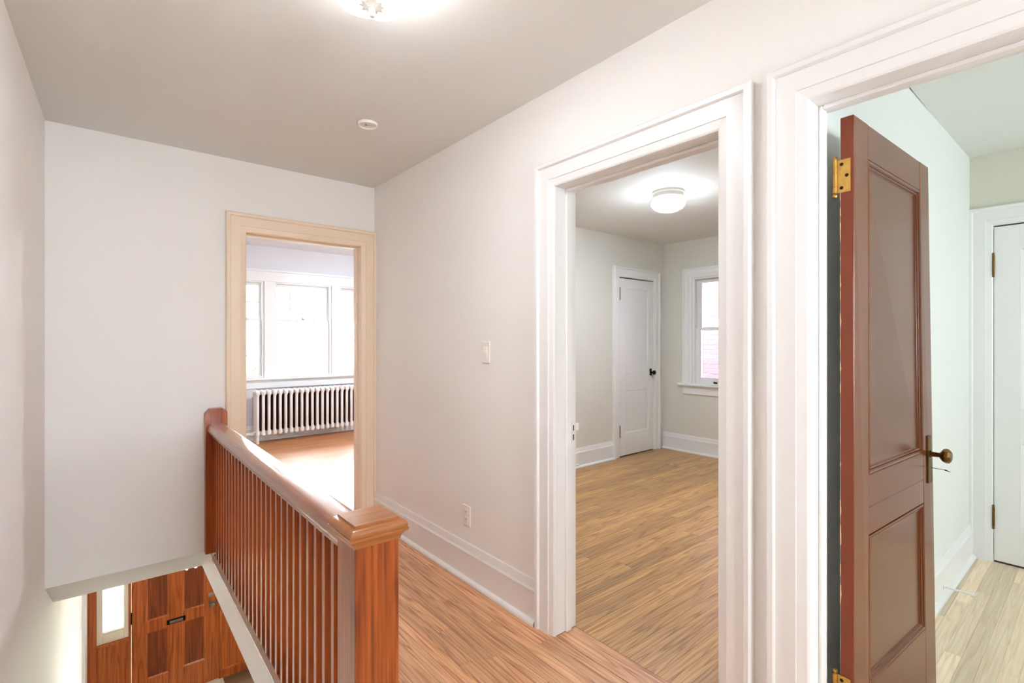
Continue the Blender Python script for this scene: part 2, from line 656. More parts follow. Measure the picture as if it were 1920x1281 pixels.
# end wall: its left part stops just above floor level over the stairwell
wall('wall_end', mY(EY, 1), -0.40, RX, 0.0, CZ + 0.2, 0, FY - EY,
     [(D1[0] - J, D1[1] + J, -1, ZT + J), (-1, 0.54, -1, 0.043)], 'hall_wall',
     'warm white end wall of the hall with the cream doorway')
wall('wall_hall_back', mY(-2.2, -1), -0.6, RX, -0.2, CZ + 0.1, 0, 0.15, [(0.35, 1.20, 0.95, 2.0)], 'hall_wall',
     'hall wall behind the camera with an added window')
PY = lambda x: 0.600 - 0.0135 * (x - RX)
wall('wall_partition', lambda u, z, p: (u, (PY(u) if p == 0 else 0.70), z), RX, 5.7, 0.0, 2.75, 0, 0.12, [], 'back_wall',
     'pale wall behind the open brown door')
wall('wall_back_far', mX(4.20, 1), -2.6, 0.58, 0.0, 2.6, 0, 0.12, [(-0.249, 0.457, -1, 2.049)], 'back_far',
     'cream wall around the white closet door beyond the brown door')
wall('wall_back_window', mY(-2.6, -1), HX, 4.4, -0.2, 2.7, 0, 0.2, [(2.52, 3.44, 0.98, 1.98)], 'back_wall',
     'back bedroom wall with a window, out of view')
wall('wall_back_hallside', mX(RX + 0.004, -1), -2.6, D3[0] - 0.13, 0.0, 2.55, 0, 0.003, [], 'back_wall',
     'back bedroom side of the hall wall, out of view')
W2 = (2.10, 3.205, 0.815, 2.10)
wall('wall_side_window', mX(5.46, 1), 0.6, 3.75, -0.2, 2.8, 0, 0.24, [W2, (0.95, 1.85, 0.815, 2.10)], 'room_wall',
     'greige wall with the window facing brick')
wall('wall_closet', mY(3.62, 1), RX, 5.7, 0.0, 2.75, 0, 0.085, [(4.598, 5.261, -1, 2.083)], 'room_wall',
     'greige wall around the white closet door in the middle room')
wall('wall_partition_face', mY(0.703, -1), RX, 5.46, 0.0, 2.55, 0, 0.002, [], 'room_wall',
     'greige side wall of the middle room, hidden behind the hall wall')
FW = [(1.02, 1.705, 0.845, 2.155), (1.822, 2.614, 0.845, 2.155), (2.728, 3.42, 0.845, 2.155)]
SL = (-0.042, 0.244, -2.105, -0.75)
FD = (0.270, 1.165, -3.2, -0.86)
wall('wall_street', mY(WY, 1), -0.6, 5.7, -3.3, 2.9, 0, 0.24, FW + [SL, FD, (2.3, 4.9, -2.5, -0.6)], 'front_wall',  # last opening: unseen lower window added to bring in daylight
     'street wall with the three sash windows')
wall('wall_front_left', mX(0.20, -1), FY, WY, 0.0, 2.7, 0, 0.1, [], 'front_wall', 'left wall of the front bedroom, out of view')
wall('wall_front_right', mX(5.0, 1), FY, WY, 0.0, 2.7, 0, 0.1, [], 'front_wall', 'right wall of the front bedroom, out of view')
# soffit under the end wall and walls of the lower hall
bm = nb()
prism(bm, [(EY + 0.0006, 0.0426), (EY + 0.004, 0.052), (FY - 0.002, 0.052), (FY - 0.001, -0.0127), (4.2, -0.0127), (4.2, -0.196), (3.98, -0.196)], -0.45, 0.537,
      lambda y, z, a: (a, y, z))
T(obj('trim_soffit', bm, 'hall_wall'), 'sloping plaster soffit along the foot of the end wall', 'soffit', kind='structure')
wall('wall_lower_right', mX(1.95, 1), -0.4, WY, -3.2, -0.19, 0, 0.1, [(2.6, 7.25, -3.3, -0.5)], 'hall_wall', 'right wall of the lower hall, out of view')  # wide opening added so daylight spills into the lower hall
wall('wall_lower_back', mY(-0.3, -1), -0.6, 2.0, -3.2, -0.012, 0, 0.1, [], 'hall_wall', 'back wall of the lower hall, out of view')

wall('wall_lower_side', mX(5.46, 1), 2.0, WY, -3.3, -0.19, 0, 0.24, [], 'hall_wall', 'side wall of the room below, out of view')
wall('wall_lower_room', mY(2.0, -1), 1.95, 5.7, -3.3, -0.19, 0, 0.1, [], 'hall_wall', 'back wall of the room below, out of view')

# ceilings
slab('ceiling', -0.6, HX, -2.35, EY, CZ, CZ + 0.12, 'hall_ceiling', 'off-white hall ceiling with the glass bowl light', 'ceiling')
slab('ceiling', RX, 5.7, 0.70, 3.62, 2.555, 2.68, 'room_ceiling', 'ceiling of the middle room with the round dome light', 'ceiling')
slab('ceiling', RX, 4.3, -2.8, 0.58, 2.495, 2.62, 'back_wall', 'pale ceiling of the room with the brown door', 'ceiling')
slab('ceiling', 0.1, 5.1, FY, WY, 2.63, 2.75, 'front_ceiling', 'bright ceiling of the front bedroom', 'ceiling')
slab('ceiling', -0.4, 5.5, 4.2, WY, -0.196, -0.10, 'hall_wall', 'ceiling of the lower entrance hall', 'ceiling')


# floors (sub-floor slabs, strips laid on top)
def plank_verts(L, W, t=0.012, ch=0.0006):
    g = 0.0002
    v = [(g, g, -t), (L - g, g, -t), (L - g, W - g, -t), (g, W - g, -t),
         (g, g, -ch), (L - g, g, -ch), (L - g, W - g, -ch), (g, W - g, -ch),
         (g + ch, g + ch, 0), (L - g - ch, g + ch, 0), (L - g - ch, W - g - ch, 0), (g + ch, W - g - ch, 0)]
    f = [(8, 9, 10, 11), (0, 1, 5, 4), (1, 2, 6, 5), (2, 3, 7, 6), (3, 0, 4, 7),
         (4, 5, 9, 8), (5, 6, 10, 9), (6, 7, 11, 10), (7, 4, 8, 11)]
    return v, f


_pm = {}


def plank_mesh(L, W, mat):
    k = (round(L, 3), round(W, 4), mat)
    if k not in _pm:
        v, f = plank_verts(L, W)
        me = bpy.data.meshes.new('plank')
        me.from_pydata(v, [], f)
        me.materials.append(M[mat])
        _pm[k] = me
    return _pm[k]


def rows(x0, x1, W, avg, rng):
    """(start, length) pairs along one strip"""
    out = []
    x = x0
    first = True
    while x < x1 - 1e-4:
        L = round(rng.choice((0.45, 0.6, 0.8, 1.0, 1.2, 1.5, 1.8)) * avg, 2)
        if first:
            L = round(L * rng.uniform(0.3, 1.0), 1) + 0.1
            first = False
        if x + L > x1 - 0.25:
            L = x1 - x
        out.append((x, L))
        x += L
    return out


def lay(floor, x0, x1, y0, y1, along, W, mat, rng, avg=1.0):
    a0, a1, b0, b1 = (x0, x1, y0, y1) if along == 'X' else (y0, y1, x0, x1)
    n = max(1, round((b1 - b0) / W))
    W = (b1 - b0) / n
    for i in range(n):
        for s, L in rows(a0, a1, W, avg, rng):
            o = bpy.data.objects.new('plank', plank_mesh(L, W, mat))
            COL.objects.link(o)
            if along == 'X':
                o.location = (s, b0 + i * W, 0)
            else:
                o.location = (b0 + (i + 1) * W, s, 0)
                o.rotation_euler = (0, 0, H)
            o.parent = floor


def lay_joined(floor, x0, x1, y0, y1, along, W, mat, rng, avg=1.0, label=None):
    verts, faces = [], []
    a0, a1, b0, b1 = (x0, x1, y0, y1) if along == 'X' else (y0, y1, x0, x1)
    n = max(1, round((b1 - b0) / W))
    W = (b1 - b0) / n
    for i in range(n):
        for s, L in rows(a0, a1, W, avg, rng):
            v, f = plank_verts(L, W)
            k = len(verts)
            for p in v:
                verts.append((p[0] + s, p[1] + b0 + i * W, p[2]) if along == 'X' else (b0 + (i + 1) * W - p[1], p[0] + s, p[2]))
            faces += [tuple(q + k for q in ff) for ff in f]
    me = bpy.data.meshes.new('planks')
    me.from_pydata(verts, [], faces)
    me.materials.append(M[mat])
    o = bpy.data.objects.new('planks', me)
    COL.objects.link(o)
    o.parent = floor
    o['kind'] = 'stuff'
    return o


SUB = -0.0125
rng = random.Random(5)
fl = slab('floor', 0.545, RX, -2.2, EY, -0.19, SUB, 'subfloor', 'warm oak strip floor of the upstairs hall', 'floor')
lay(fl, 0.575, HX - 0.002, 0.62, EY - 0.002, 'Y', 0.058, 'floor_hall', rng, 1.1)
lay(fl, HX + 0.001, RX - 0.006, D2[0], D2[1], 'Y', 0.062, 'floor_hall', rng, 1.6)
lay(fl, HX + 0.001, RX - 0.006, D3[0], D3[1], 'Y', 0.062, 'floor_hall', rng, 1.6)
lay_joined(fl, 0.55, HX - 0.002, -2.19, 0.62, 'Y', 0.058, 'floor_hall', rng, 1.1)
f2 = slab('floor', -0.55, 0.545, -2.2, 0.45, -0.19, SUB, 'subfloor', 'oak strip landing at the head of the stairs', 'floor')
lay_joined(f2, -0.30, 0.55, -2.19, 0.45, 'Y', 0.058, 'floor_hall', rng, 1.1)
f3 = slab('floor', RX, 5.7, 0.60, 3.71, -0.19, SUB, 'subfloor', 'golden oak strip floor of the middle room', 'floor')
lay(f3, RX - 0.005, 5.458, 0.705, 3.618, 'X', 0.0585, 'floor_room', rng, 1.25)
f4 = slab('floor', RX, 4.4, -2.8, 0.60, -0.19, SUB, 'subfloor', 'pale oak strip floor of the room beyond the brown door', 'floor')
lay(f4, RX - 0.005, 4.198, -0.80, 0.578, 'X', 0.0585, 'floor_back', rng, 1.0)
lay_joined(f4, RX - 0.005, 4.198, -2.59, -0.80, 'X', 0.0585, 'floor_back', rng, 1.0)
f5 = slab('floor', 0.545, 5.1, FY, WY, -0.19, SUB, 'subfloor', 'sunlit oak strip floor of the front bedroom', 'floor')
lay_joined(f5, 0.2, 5.0, FY, WY, 'X', 0.058, 'floor_front', rng, 1.0)
bm = nb()
box(bm, -0.40, 0.53, 4.2, WY, -0.19, SUB)
obj('sub_floor', bm, 'subfloor', f5)
bm = nb()
box(bm, D1[0], D1[1], EY, FY, -0.012, 0.0, 0.001)
obj('threshold', bm, 'floor_front', f5)
f6 = slab('floor', -0.6, 5.6, -0.4, WY, -3.15, -2.995, 'lower_floor', 'brown timber floor of the lower entrance hall', 'floor')

# fascia of the stairwell opening
bm = nb()
box(bm, 0.530, 0.5445, 0.45, 4.02, -0.190, -0.001, 0.001)
T(obj('trim_fascia', bm, 'fascia'), 'worn white fascia board under the balusters at the stairwell edge', 'fascia', kind='structure')

# baseboards
baseboard('baseboard_right', 'white moulded baseboard along the hall wall under the outlet', mX(HX, -1),
          [(1.738, EY - 0.001), (0.690, 0.716)], 'trim', (HX, 2.6, 0))
baseboard('baseboard_closet', 'white baseboard left of the closet door in the middle room', mY(3.62, -1),
          [(RX, 4.492)], 'trim_cool', (3.0, 3.62, 0))
baseboard('baseboard_window', 'white baseboard under the window facing brick', mX(5.46, -1),
          [(0.75, 3.60)], 'trim_cool', (5.46, 2.4, 0))
baseboard('baseboard_partition', 'tall white baseboard behind the open brown door', lambda u, z, p: (u, PY(u) - p, z),
          [(RX + 0.02, 4.17)], 'trim_cool', (3.0, 0.58, 0))
baseboard('baseboard_back_far', 'white baseboard right of the closet door, out of view', mX(4.20, -1),
          [(-2.5, -0.50)], 'trim_cool', (4.2, -1.5, 0))
baseboard('baseboard_street', 'white baseboard behind the radiator under the front windows', mY(WY, -1),
          [(0.25, 4.95)], 'trim_cool', (2.2, WY, 0))

# ------------------------------------------------------------------ door frames
door_frame('trim_1', 'cream painted door frame of the bright front bedroom at the hall end', mY(EY, -1), D1[0], D1[1], ZT, 0.13, 'cream', (1.1, EY, 0))
t2 = door_frame('trim_2', 'white door frame with no leaf, opening to the middle room', mX(HX, -1), D2[0], D2[1], ZT, 0.13, 'trim', (HX, 1.22, 0))
t3 = door_frame('trim_3', 'white door frame in which the brown door stands open', mX(HX, -1), D3[0], D3[1], ZT, 0.13, 'trim', (HX, 0.17, 0))
# strike plate and dead-latch keep on the far jamb of the middle doorway
bm = nb()
box(bm, 1.700, 1.722, 1.612, 1.6152, 0.872, 0.966, 0.0008)
sp = obj('strike_plate', bm, 'trim', t2)
bm = nb()
box(bm, 1.722, 1.742, 1.606, 1.6152, 0.925, 0.958, 0.002)
obj('lip', bm, 'trim', sp)
for z0, z1 in ((0.926, 0.952), (0.882, 0.908)):
    bm = nb()
    box(bm, 1.706, 1.713, 1.6112, 1.6122, z0, z1)
    obj('latch_hole', bm, 'slot', sp)


# ------------------------------------------------------------------ hinges and knobs
def hinge(parent, pin, length, r, mat, leaf=None):
    """butt hinge: barrel of knuckles along z with ball tips, and optionally one visible leaf"""
    bm = nb()
    x, y, z = pin
    n = 5
    for i in range(n):
        tube(bm, (x, y, z - length / 2 + i * length / n + 0.0006), (x, y, z - length / 2 + (i + 1) * length / n - 0.0006), r, seg=10)
    tube(bm, (x, y, z - length / 2), (x, y, z + length / 2), r * 0.8, seg=8)
    o = obj('hinge', bm, mat, parent, True)
    for s in (-1, 1):
        bm = nb()
        e = s * length / 2
        lathe(bm, (x, y, z + e), (0, 0, s), [(r * 0.6, 0), (r * 0.7, 0.003), (r * 1.05, 0.007), (r * 0.9, 0.012), (0, 0.0155)], 10)
        obj('pin_tip', bm, mat, o, True)
    if leaf:
        bm = nb()
        leaf(bm, z, length)
        lf = obj('leaf_plate', bm, mat, o)
        return o, lf
    return o, None


# ------------------------------------------------------------------ the open brown door
LA = (1.743, 0.493)
LW, LH, LT = 0.760, 2.030, 0.036


def leafmap(x, y, z):
    """leaf coordinates (along width, depth behind the front face, height) -> world; slightly warped old leaf"""
    th = math.radians(-2.6 - 1.9 * (2.03 - z) / 2.03)
    c, s = math.cos(th), math.sin(th)
    return (LA[0] + x * c - y * s, LA[1] + x * s + y * c, z)


d1 = thing('door_1', 'glossy brown two-panel door standing open on brass hinges', 'door', (2.1, 0.49, 0.008), kind='structure')


def leafpart(name, x0, x1, y0, y1, z0, z1, mat, bev=0.0015, parent=d1):
    bm = nb()
    box(bm, x0, x1, y0, y1, z0, z1, bev, leafmap)
    return obj(name, bm, mat, parent)


zb = 0.010
leafpart('stile', 0.0, 0.115, 0, LT, zb, LH, 'brown')
leafpart('stile', 0.648, LW, 0, LT, zb, LH, 'brown')
leafpart('rail', 0.115, 0.648, 0.0004, LT - 0.0004, 1.920, LH - 0.001, 'brown')
leafpart('rail', 0.115, 0.648, 0.0004, LT - 0.0004, 0.825, 0.925, 'brown')
leafpart('rail', 0.115, 0.648, 0.0008, LT - 0.0004, 0.737, 0.8248, 'brown')
leafpart('rail', 0.115, 0.648, 0.0004, LT - 0.0004, zb, 0.265, 'brown')
leafpart('panel', 0.117, 0.646, 0.011, LT - 0.011, 0.925, 1.920, 'brown_panel', 0)
leafpart('panel', 0.117, 0.646, 0.011, LT - 0.011, 0.265, 0.737, 'brown_panel', 0)
MOULD = [(0.0, 0.013), (0.0, 0.007), (0.0025, 0.007), (0.0030, 0.0005), (0.0105, -0.0005), (0.0130, 0.004), (0.0145, 0.0075), (0.0165, 0.0040), (0.0215, 0.0050), (0.0235, 0.0095), (0.0265, 0.0105), (0.0265, 0.013)]


def panel_mould(x0, x1, z0, z1, mp, prof, mat, parent, name='moulding'):
    for a, b in (((x0, z0), (x0, z1)), ((x0, z1), (x1, z1)), ((x1, z1), (x1, z0)), ((x1, z0), (x0, z0))):
        bm = nb()
        A, B = [], []
        for o, d in prof:
            def ins(p):
                px = p[0] + (o if p[0] == x0 else -o)
                pz = p[1] + (o if p[1] == z0 else -o)
                return bm.verts.new(mp(px, d, pz))
            A.append(ins(a))
            B.append(ins(b))
        n = len(prof)
        for i in range(n):
            bm.faces.new((A[i], A[(i + 1) % n], B[(i + 1) % n], B[i]))
        bm.faces.new(A)
        bm.faces.new(list(reversed(B)))
        obj(name, bm, mat, parent)


panel_mould(0.115, 0.648, 0.925, 1.920, leafmap, MOULD, 'brown', d1)
panel_mould(0.115, 0.648, 0.265, 0.737, leafmap, MOULD, 'brown', d1)
# the side towards the wall is painted white
leafpart('painted_back', 0.001, LW - 0.001, LT, LT + 0.001, zb, LH, 'trim', 0)
# hinge edge: redder paint with chips of bare wood along the far arris
bm = nb()
box(bm, -0.0012, 0.0, 0.0008, LT - 0.0008, zb, LH, 0, leafmap)
edge = obj('hinge_edge', bm, 'brown_edge', d1)
bm = nb()
rr = random.Random(3)
z = 0.15
while z < 1.98:
    L = rr.uniform(0.01, 0.07)
    w = rr.uniform(0.001, 0.0035)
    if rr.random() < 0.75:
        n = 5
        pts = [(LT + 0.0006, z)] + [(LT - w * rr.uniform(0.4, 1.0), z + L * (i + 0.5) / n) for i in range(n)] + [(LT + 0.0006, z + L)]
        A = [bm.verts.new(leafmap(-0.0018, a, b)) for a, b in pts]
        B = [bm.verts.new(leafmap(-0.0010, a, b)) for a, b in pts]
        bm.faces.new(A)
        bm.faces.new(list(reversed(B)))
        for i in range(len(pts)):
            j = (i + 1) % len(pts)
            bm.faces.new((A[i], A[j], B[j], B[i]))
    z += L + rr.uniform(0.004, 0.06)
obj('paint_chip', bm, 'chip', edge)
PIN = (1.7425, 0.5430)
for zc in (1.852, 0.275):
    def leaf(b, z, L):
        box(b, -0.0032, -0.0011, 0.008, 0.050, z - L / 2, z + L / 2, 0, leafmap)
    hg, lf = hinge(d1, (PIN[0], PIN[1], zc), 0.100, 0.0072, 'brass', leaf)
    for yy, dz in ((0.018, 0.0), (0.032, 0.036), (0.032, -0.036)):
        bm = nb()
        c = leafmap(-0.0033, yy, zc + dz)
        lathe(bm, c, (-1, 0, 0), [(0.0052, -0.001), (0.0052, 0.0003), (0.0044, 0.0006), (0, 0.0006)], 12)
        obj('screw', bm, 'dark_bronze', hg)
# knob set on the free stile
ks = leafpart('knob_plate', 0.686, 0.731, -0.0055, -0.0002, 0.803, 0.985, 'bronze', 0.0035)
kc = leafmap(0.708, -0.005, 0.915)
kd = (math.sin(math.radians(-3.6)), -math.cos(math.radians(-3.6)), 0)
bm = nb()
lathe(bm, kc, kd, [(0.0135, 0), (0.0135, 0.004), (0.0095, 0.006), (0.0085, 0.030), (0.0105, 0.034)], 16)
obj('knob_shank', bm, 'bronze', ks, True)
bm = nb()
lathe(bm, kc, kd, [(0.0, 0.030), (0.013, 0.031), (0.024, 0.039), (0.0275, 0.047), (0.0265, 0.056), (0.0185, 0.063), (0, 0.0635)], 8)
obj('knob', bm, 'bronze', ks)
bm = nb()
a = leafmap(0.712, -0.005, 0.862)
tube(bm, a, Vector(a) + Vector((0.012, -0.040, -0.004)), 0.0012, seg=6)
tube(bm, Vector(a) + Vector((0.012, -0.040, -0.004)), Vector(a) + Vector((0.020, -0.054, -0.010)), 0.0028, 0.001, seg=6)
obj('bent_key', bm, 'dark_bronze', ks)


# ------------------------------------------------------------------ white closet doors
def flat_map(mp):
    return lambda x, d, z: mp(x, z, -d)


def closet_door(name, label, mp, u0, u1, zt, base, panels, stile_w, mat, hinges, hinge_mat, knob=None):
    """panelled leaf set flush in its frame; local depth d grows into the wall"""
    root = thing(name, label, 'door', base, kind='structure')
    q = lambda x, d, z: mp(x, z, 0.009 - d)
    g = 0.003

    def part(nm, a, b, z0, z1, d0, d1_, bev=0.001, mt=mat):
        bm = nb()
        box(bm, a, b, d0, d1_, z0, z1, bev, q)
        return obj(nm, bm, mt, root)
    part('stile', u0 + g, u0 + stile_w, 0.012, zt - g, 0, 0.008)
    part('stile', u1 - stile_w, u1 - g, 0.012, zt - g, 0, 0.008)
    zs = [0.012] + [v for p in panels for v in p] + [zt - g]
    for i in range(0, len(zs), 2):
        part('rail', u0 + stile_w, u1 - stile_w, zs[i], zs[i + 1], 0.0002, 0.008)
    for z0, z1 in panels:
        part('panel', u0 + stile_w, u1 - stile_w, z0, z1, 0.0055, 0.0085, 0)
        panel_mould(u0 + stile_w, u1 - stile_w, z0, z1, q, [(0, 0.0055), (0, 0.0008), (0.004, 0.0), (0.016, 0.0045), (0.017, 0.0055)], mat, root)
    for hz_, hl in hinges:
        p = mp(u0 + 0.001 if hinge_side(name) > 0 else u1 - 0.001, hz_, 0.014)
        hinge(root, p, hl, 0.006, hinge_mat)
    return root


def hinge_side(name):
    return -1 if name == 'door_3' else 1


t4 = thing('trim_4', 'white frame of the closet door in the corner of the middle room', 'door frame', (4.9, 3.62, 0), kind='structure')
casing_set(t4, mY(3.62, -1), 4.597, 5.262, 0.0, 2.085, 'trim_cool')
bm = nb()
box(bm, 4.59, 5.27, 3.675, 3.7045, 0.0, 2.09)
obj('closet_dark_sheet', bm, 'slot', t4)  # dark sheet standing in for the unlit closet behind the door gap
cd = closet_door('door_2', 'narrow white two-panel closet door with dark knob in the middle room', mY(3.62, -1), 4.597, 5.262, 2.074, (4.9, 3.62, 0.01),
                 [(0.262, 0.770), (0.974, 1.965)], 0.108, 'trim_cool', [(1.888, 0.12), (0.297, 0.12)], 'bronze')
bm = nb()
box(bm, 5.178, 5.218, 3.6035, 3.6105, 0.920, 1.003, 0.002)
kp = obj('knob_plate', bm, 'dark_bronze', cd)
bm = nb()
lathe(bm, (5.199, 3.604, 0.958), (0, -1, 0), [(0.010, 0), (0.009, 0.028), (0.020, 0.032), (0.028, 0.043), (0.026, 0.056), (0.014, 0.064), (0, 0.065)], 16)
obj('knob', bm, 'dark_bronze', kp, True)
bm = nb()
tube(bm, (5.221, 3.600, 0.893), (5.221, 3.600, 0.925), 0.004, seg=8)
obj('key', bm, 'nickel', kp)

t5 = thing('trim_5', 'white frame of the closet door at the right edge', 'door frame', (4.2, 0.13, 0), kind='structure')
casing_set(t5, mX(4.20, -1), -0.25, 0.458, 0.0, 2.05, 'trim_cool')
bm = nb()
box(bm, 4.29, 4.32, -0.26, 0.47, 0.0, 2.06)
obj('closet_dark_sheet', bm, 'slot', t5)  # dark colour again stands for the unlit closet interior
cd3 = closet_door('door_3', 'white two-panel closet door at the right edge beyond the brown door', mX(4.20, -1), -0.25, 0.458, 2.043, (4.2, 0.13, 0.01),
                  [(0.228, 0.744), (0.936, 1.900)], 0.112, 'trim_cool', [(1.810, 0.12), (0.275, 0.12)], 'bronze')
bm = nb()
box(bm, 4.186, 4.191, -0.205, -0.165, 0.80, 0.985, 0.002)
kp = obj('knob_plate', bm, 'dark_bronze', cd3)
bm = nb()
lathe(bm, (4.187, -0.185, 0.915), (-1, 0, 0), [(0.010, 0), (0.009, 0.028), (0.020, 0.032), (0.028, 0.043), (0.026, 0.056), (0.014, 0.064), (0, 0.065)], 16)
obj('knob', bm, 'dark_bronze', kp, True)


# ------------------------------------------------------------------ windows
def window(name, label, mp, u0, u1, z0, z1, zmeet, cols, nrows, mat, base, depth=0.20, sash_w=0.045, set_p=-0.03,
           low_bottom=0.07, storm=None, lift=True, lift_mat='dark_bronze'):
    """double-hung sash window in an opening; p<0 goes into the wall"""
    root = thing(name, label, 'window', base, kind='structure')

    def part(nm, a, b, za, zb_, pa, pb, bev=0.0015, mt=mat, parent=root):
        bm = nb()
        lbox(bm, mp, a, b, za, zb_, pa, pb, bev)
        return obj(nm, bm, mt, parent)
    fr = 0.022
    part('frame', u0, u0 + fr, z0, z1, -depth, 0)
    part('frame', u1 - fr, u1, z0, z1, -depth, 0)
    part('frame', u0 + fr, u1 - fr, z1 - fr, z1, -depth, 0)
    part('frame', u0 + fr, u1 - fr, z0, z0 + 0.015, -depth - 0.03, 0)
    a, b = u0 + fr, u1 - fr
    # inner stop beads
    part('stop_bead', a, a + 0.010, z0 + 0.015, z1 - fr, set_p + 0.002, -0.001)
    part('stop_bead', b - 0.010, b, z0 + 0.015, z1 - fr, set_p + 0.002, -0.001)
    # lower sash (inside)
    pl0, pl1 = set_p - 0.036, set_p
    lo = part('lower_sash', a, a + sash_w, z0 + 0.015, zmeet, pl0, pl1)
    part('sash_stile', b - sash_w, b, z0 + 0.015, zmeet, pl0, pl1, parent=lo)
    part('sash_rail', a + sash_w, b - sash_w, z0 + 0.015, z0 + low_bottom, pl0, pl1, parent=lo)
    part('sash_rail', a + sash_w, b - sash_w, zmeet - 0.030, zmeet, pl0, pl1, parent=lo)
    part('pane', a + sash_w, b - sash_w, z0 + low_bottom, zmeet - 0.030, (pl0 + pl1) / 2 - 0.0015, (pl0 + pl1) / 2 + 0.0015, 0, 'glass', lo)
    if lift:
        k = 1 if (b - a) < 0.7 else 2
        for i in range(k):
            c = a + (b - a) * (0.5 if k == 1 else (0.24, 0.76)[i])
            bm = nb()
            lbox(bm, mp, c - 0.022, c + 0.022, z0 + 0.040, z0 + 0.052, pl1, pl1 + 0.014, 0.003)
            lbox(bm, mp, c - 0.022, c + 0.022, z0 + 0.030, z0 + 0.052, pl1, pl1 + 0.004, 0.001)
            obj('sash_lift', bm, lift_mat, lo)
    # upper sash (outside)
    pu0, pu1 = set_p - 0.078, set_p - 0.040
    up = part('upper_sash', a, a + sash_w - 0.008, zmeet - 0.030, z1 - fr, pu0, pu1)
    part('sash_stile', b - sash_w + 0.008, b, zmeet - 0.030, z1 - fr, pu0, pu1, parent=up)
    part('sash_rail', a + sash_w - 0.008, b - sash_w + 0.008, zmeet - 0.030, zmeet + 0.004, pu0, pu1, parent=up)
    part('sash_rail', a + sash_w - 0.008, b - sash_w + 0.008, z1 - fr - 0.038, z1 - fr, pu0, pu1, parent=up)
    ga, gb = a + sash_w - 0.008, b - sash_w + 0.008
    gz0, gz1 = zmeet + 0.004, z1 - fr - 0.038
    mw = 0.022
    for i in range(1, cols):
        c = ga + (gb - ga) * i / cols
        part('muntin', c - mw / 2, c + mw / 2, gz0, gz1, pu0 + 0.006, pu1 - 0.004, parent=up)
    for j in range(1, nrows):
        c = gz0 + (gz1 - gz0) * j / nrows
        part('muntin', ga, gb, c - mw / 2, c + mw / 2, pu0 + 0.007, pu1 - 0.005, parent=up)
    for i in range(cols):
        for j in range(nrows):
            part('pane', ga + (gb - ga) * i / cols, ga + (gb - ga) * (i + 1) / cols, gz0 + (gz1 - gz0) * j / nrows, gz0 + (gz1 - gz0) * (j + 1) / nrows,
                 (pu0 + pu1) / 2 - 0.0015, (pu0 + pu1) / 2 + 0.0015, 0, 'glass', up)
    bm = nb()
    c = (a + b) / 2
    lbox(bm, mp, c - 0.025, c + 0.025, zmeet, zmeet + 0.008, pl0, pl1 - 0.004, 0.002)
    lbox(bm, mp, c - 0.006, c + 0.020, zmeet + 0.008, zmeet + 0.020, pl0, pl0 + 0.016, 0.003)
    obj('sash_lock', bm, 'bronze', lo)
    if storm:
        st = part('storm_frame', a, a + 0.028, z0 + 0.015, z1 - fr, -depth + 0.005, -depth + 0.030)
        part('storm_stile', b - 0.028, b, z0 + 0.015, z1 - fr, -depth + 0.005, -depth + 0.030, parent=st)
        part('storm_rail', a, b, storm - 0.012, storm + 0.012, -depth + 0.006, -depth + 0.029, parent=st)
    return root


# three front windows with one continuous casing and stool
fm = mY(WY, -1)
window('window_1', 'left sash window of the front bedroom, cut by the cream door frame', fm, *FW[0][:2], FW[0][2], FW[0][3], 1.645, 3, 2, 'trim_cool', (1.36, WY, 0.84), storm=1.34, lift_mat='trim_cool')
window('window_2', 'middle sash window of the front bedroom with eight small upper panes', fm, *FW[1][:2], FW[1][2], FW[1][3], 1.645, 4, 2, 'trim_cool', (2.22, WY, 0.84), storm=1.34, lift_mat='trim_cool')
window('window_3', 'right sash window of the front bedroom, half hidden by the door frame', fm, *FW[2][:2], FW[2][2], FW[2][3], 1.645, 3, 2, 'trim_cool', (3.07, WY, 0.84), storm=1.34, lift_mat='trim_cool')
t6 = thing('trim_6', 'white casing, mullions and sill board around the three front windows', 'window trim', (2.2, WY, 0.8), kind='structure')


def trimpart(root, nm, mp, a, b, z0, z1, p0, p1, bev=0.003, mt='trim_cool'):
    bm = nb()
    lbox(bm, mp, a, b, z0, z1, p0, p1, bev)
    return obj(nm, bm, mt, root)


trimpart(t6, 'head_casing', fm, 0.90, 3.54, 2.150, 2.285, 0.0005, 0.022)
trimpart(t6, 'cornice', fm, 0.88, 3.56, 2.285, 2.312, 0.0005, 0.036)
trimpart(t6, 'casing', fm, 0.91, 1.024, 0.845, 2.150, 0.0005, 0.020)
trimpart(t6, 'mullion', fm, 1.701, 1.826, 0.845, 2.150, 0.0005, 0.020)
trimpart(t6, 'mullion', fm, 2.610, 2.732, 0.845, 2.150, 0.0005, 0.020)
trimpart(t6, 'casing', fm, 3.416, 3.53, 0.845, 2.150, 0.0005, 0.020)
trimpart(t6, 'stool', fm, 0.86, 3.58, 0.812, 0.845, 0.0005, 0.062, 0.008)
trimpart(t6, 'cove', fm, 0.89, 3.55, 0.786, 0.812, 0.0005, 0.034, 0.008)
trimpart(t6, 'apron', fm, 0.90, 3.54, 0.700, 0.786, 0.0005, 0.018)

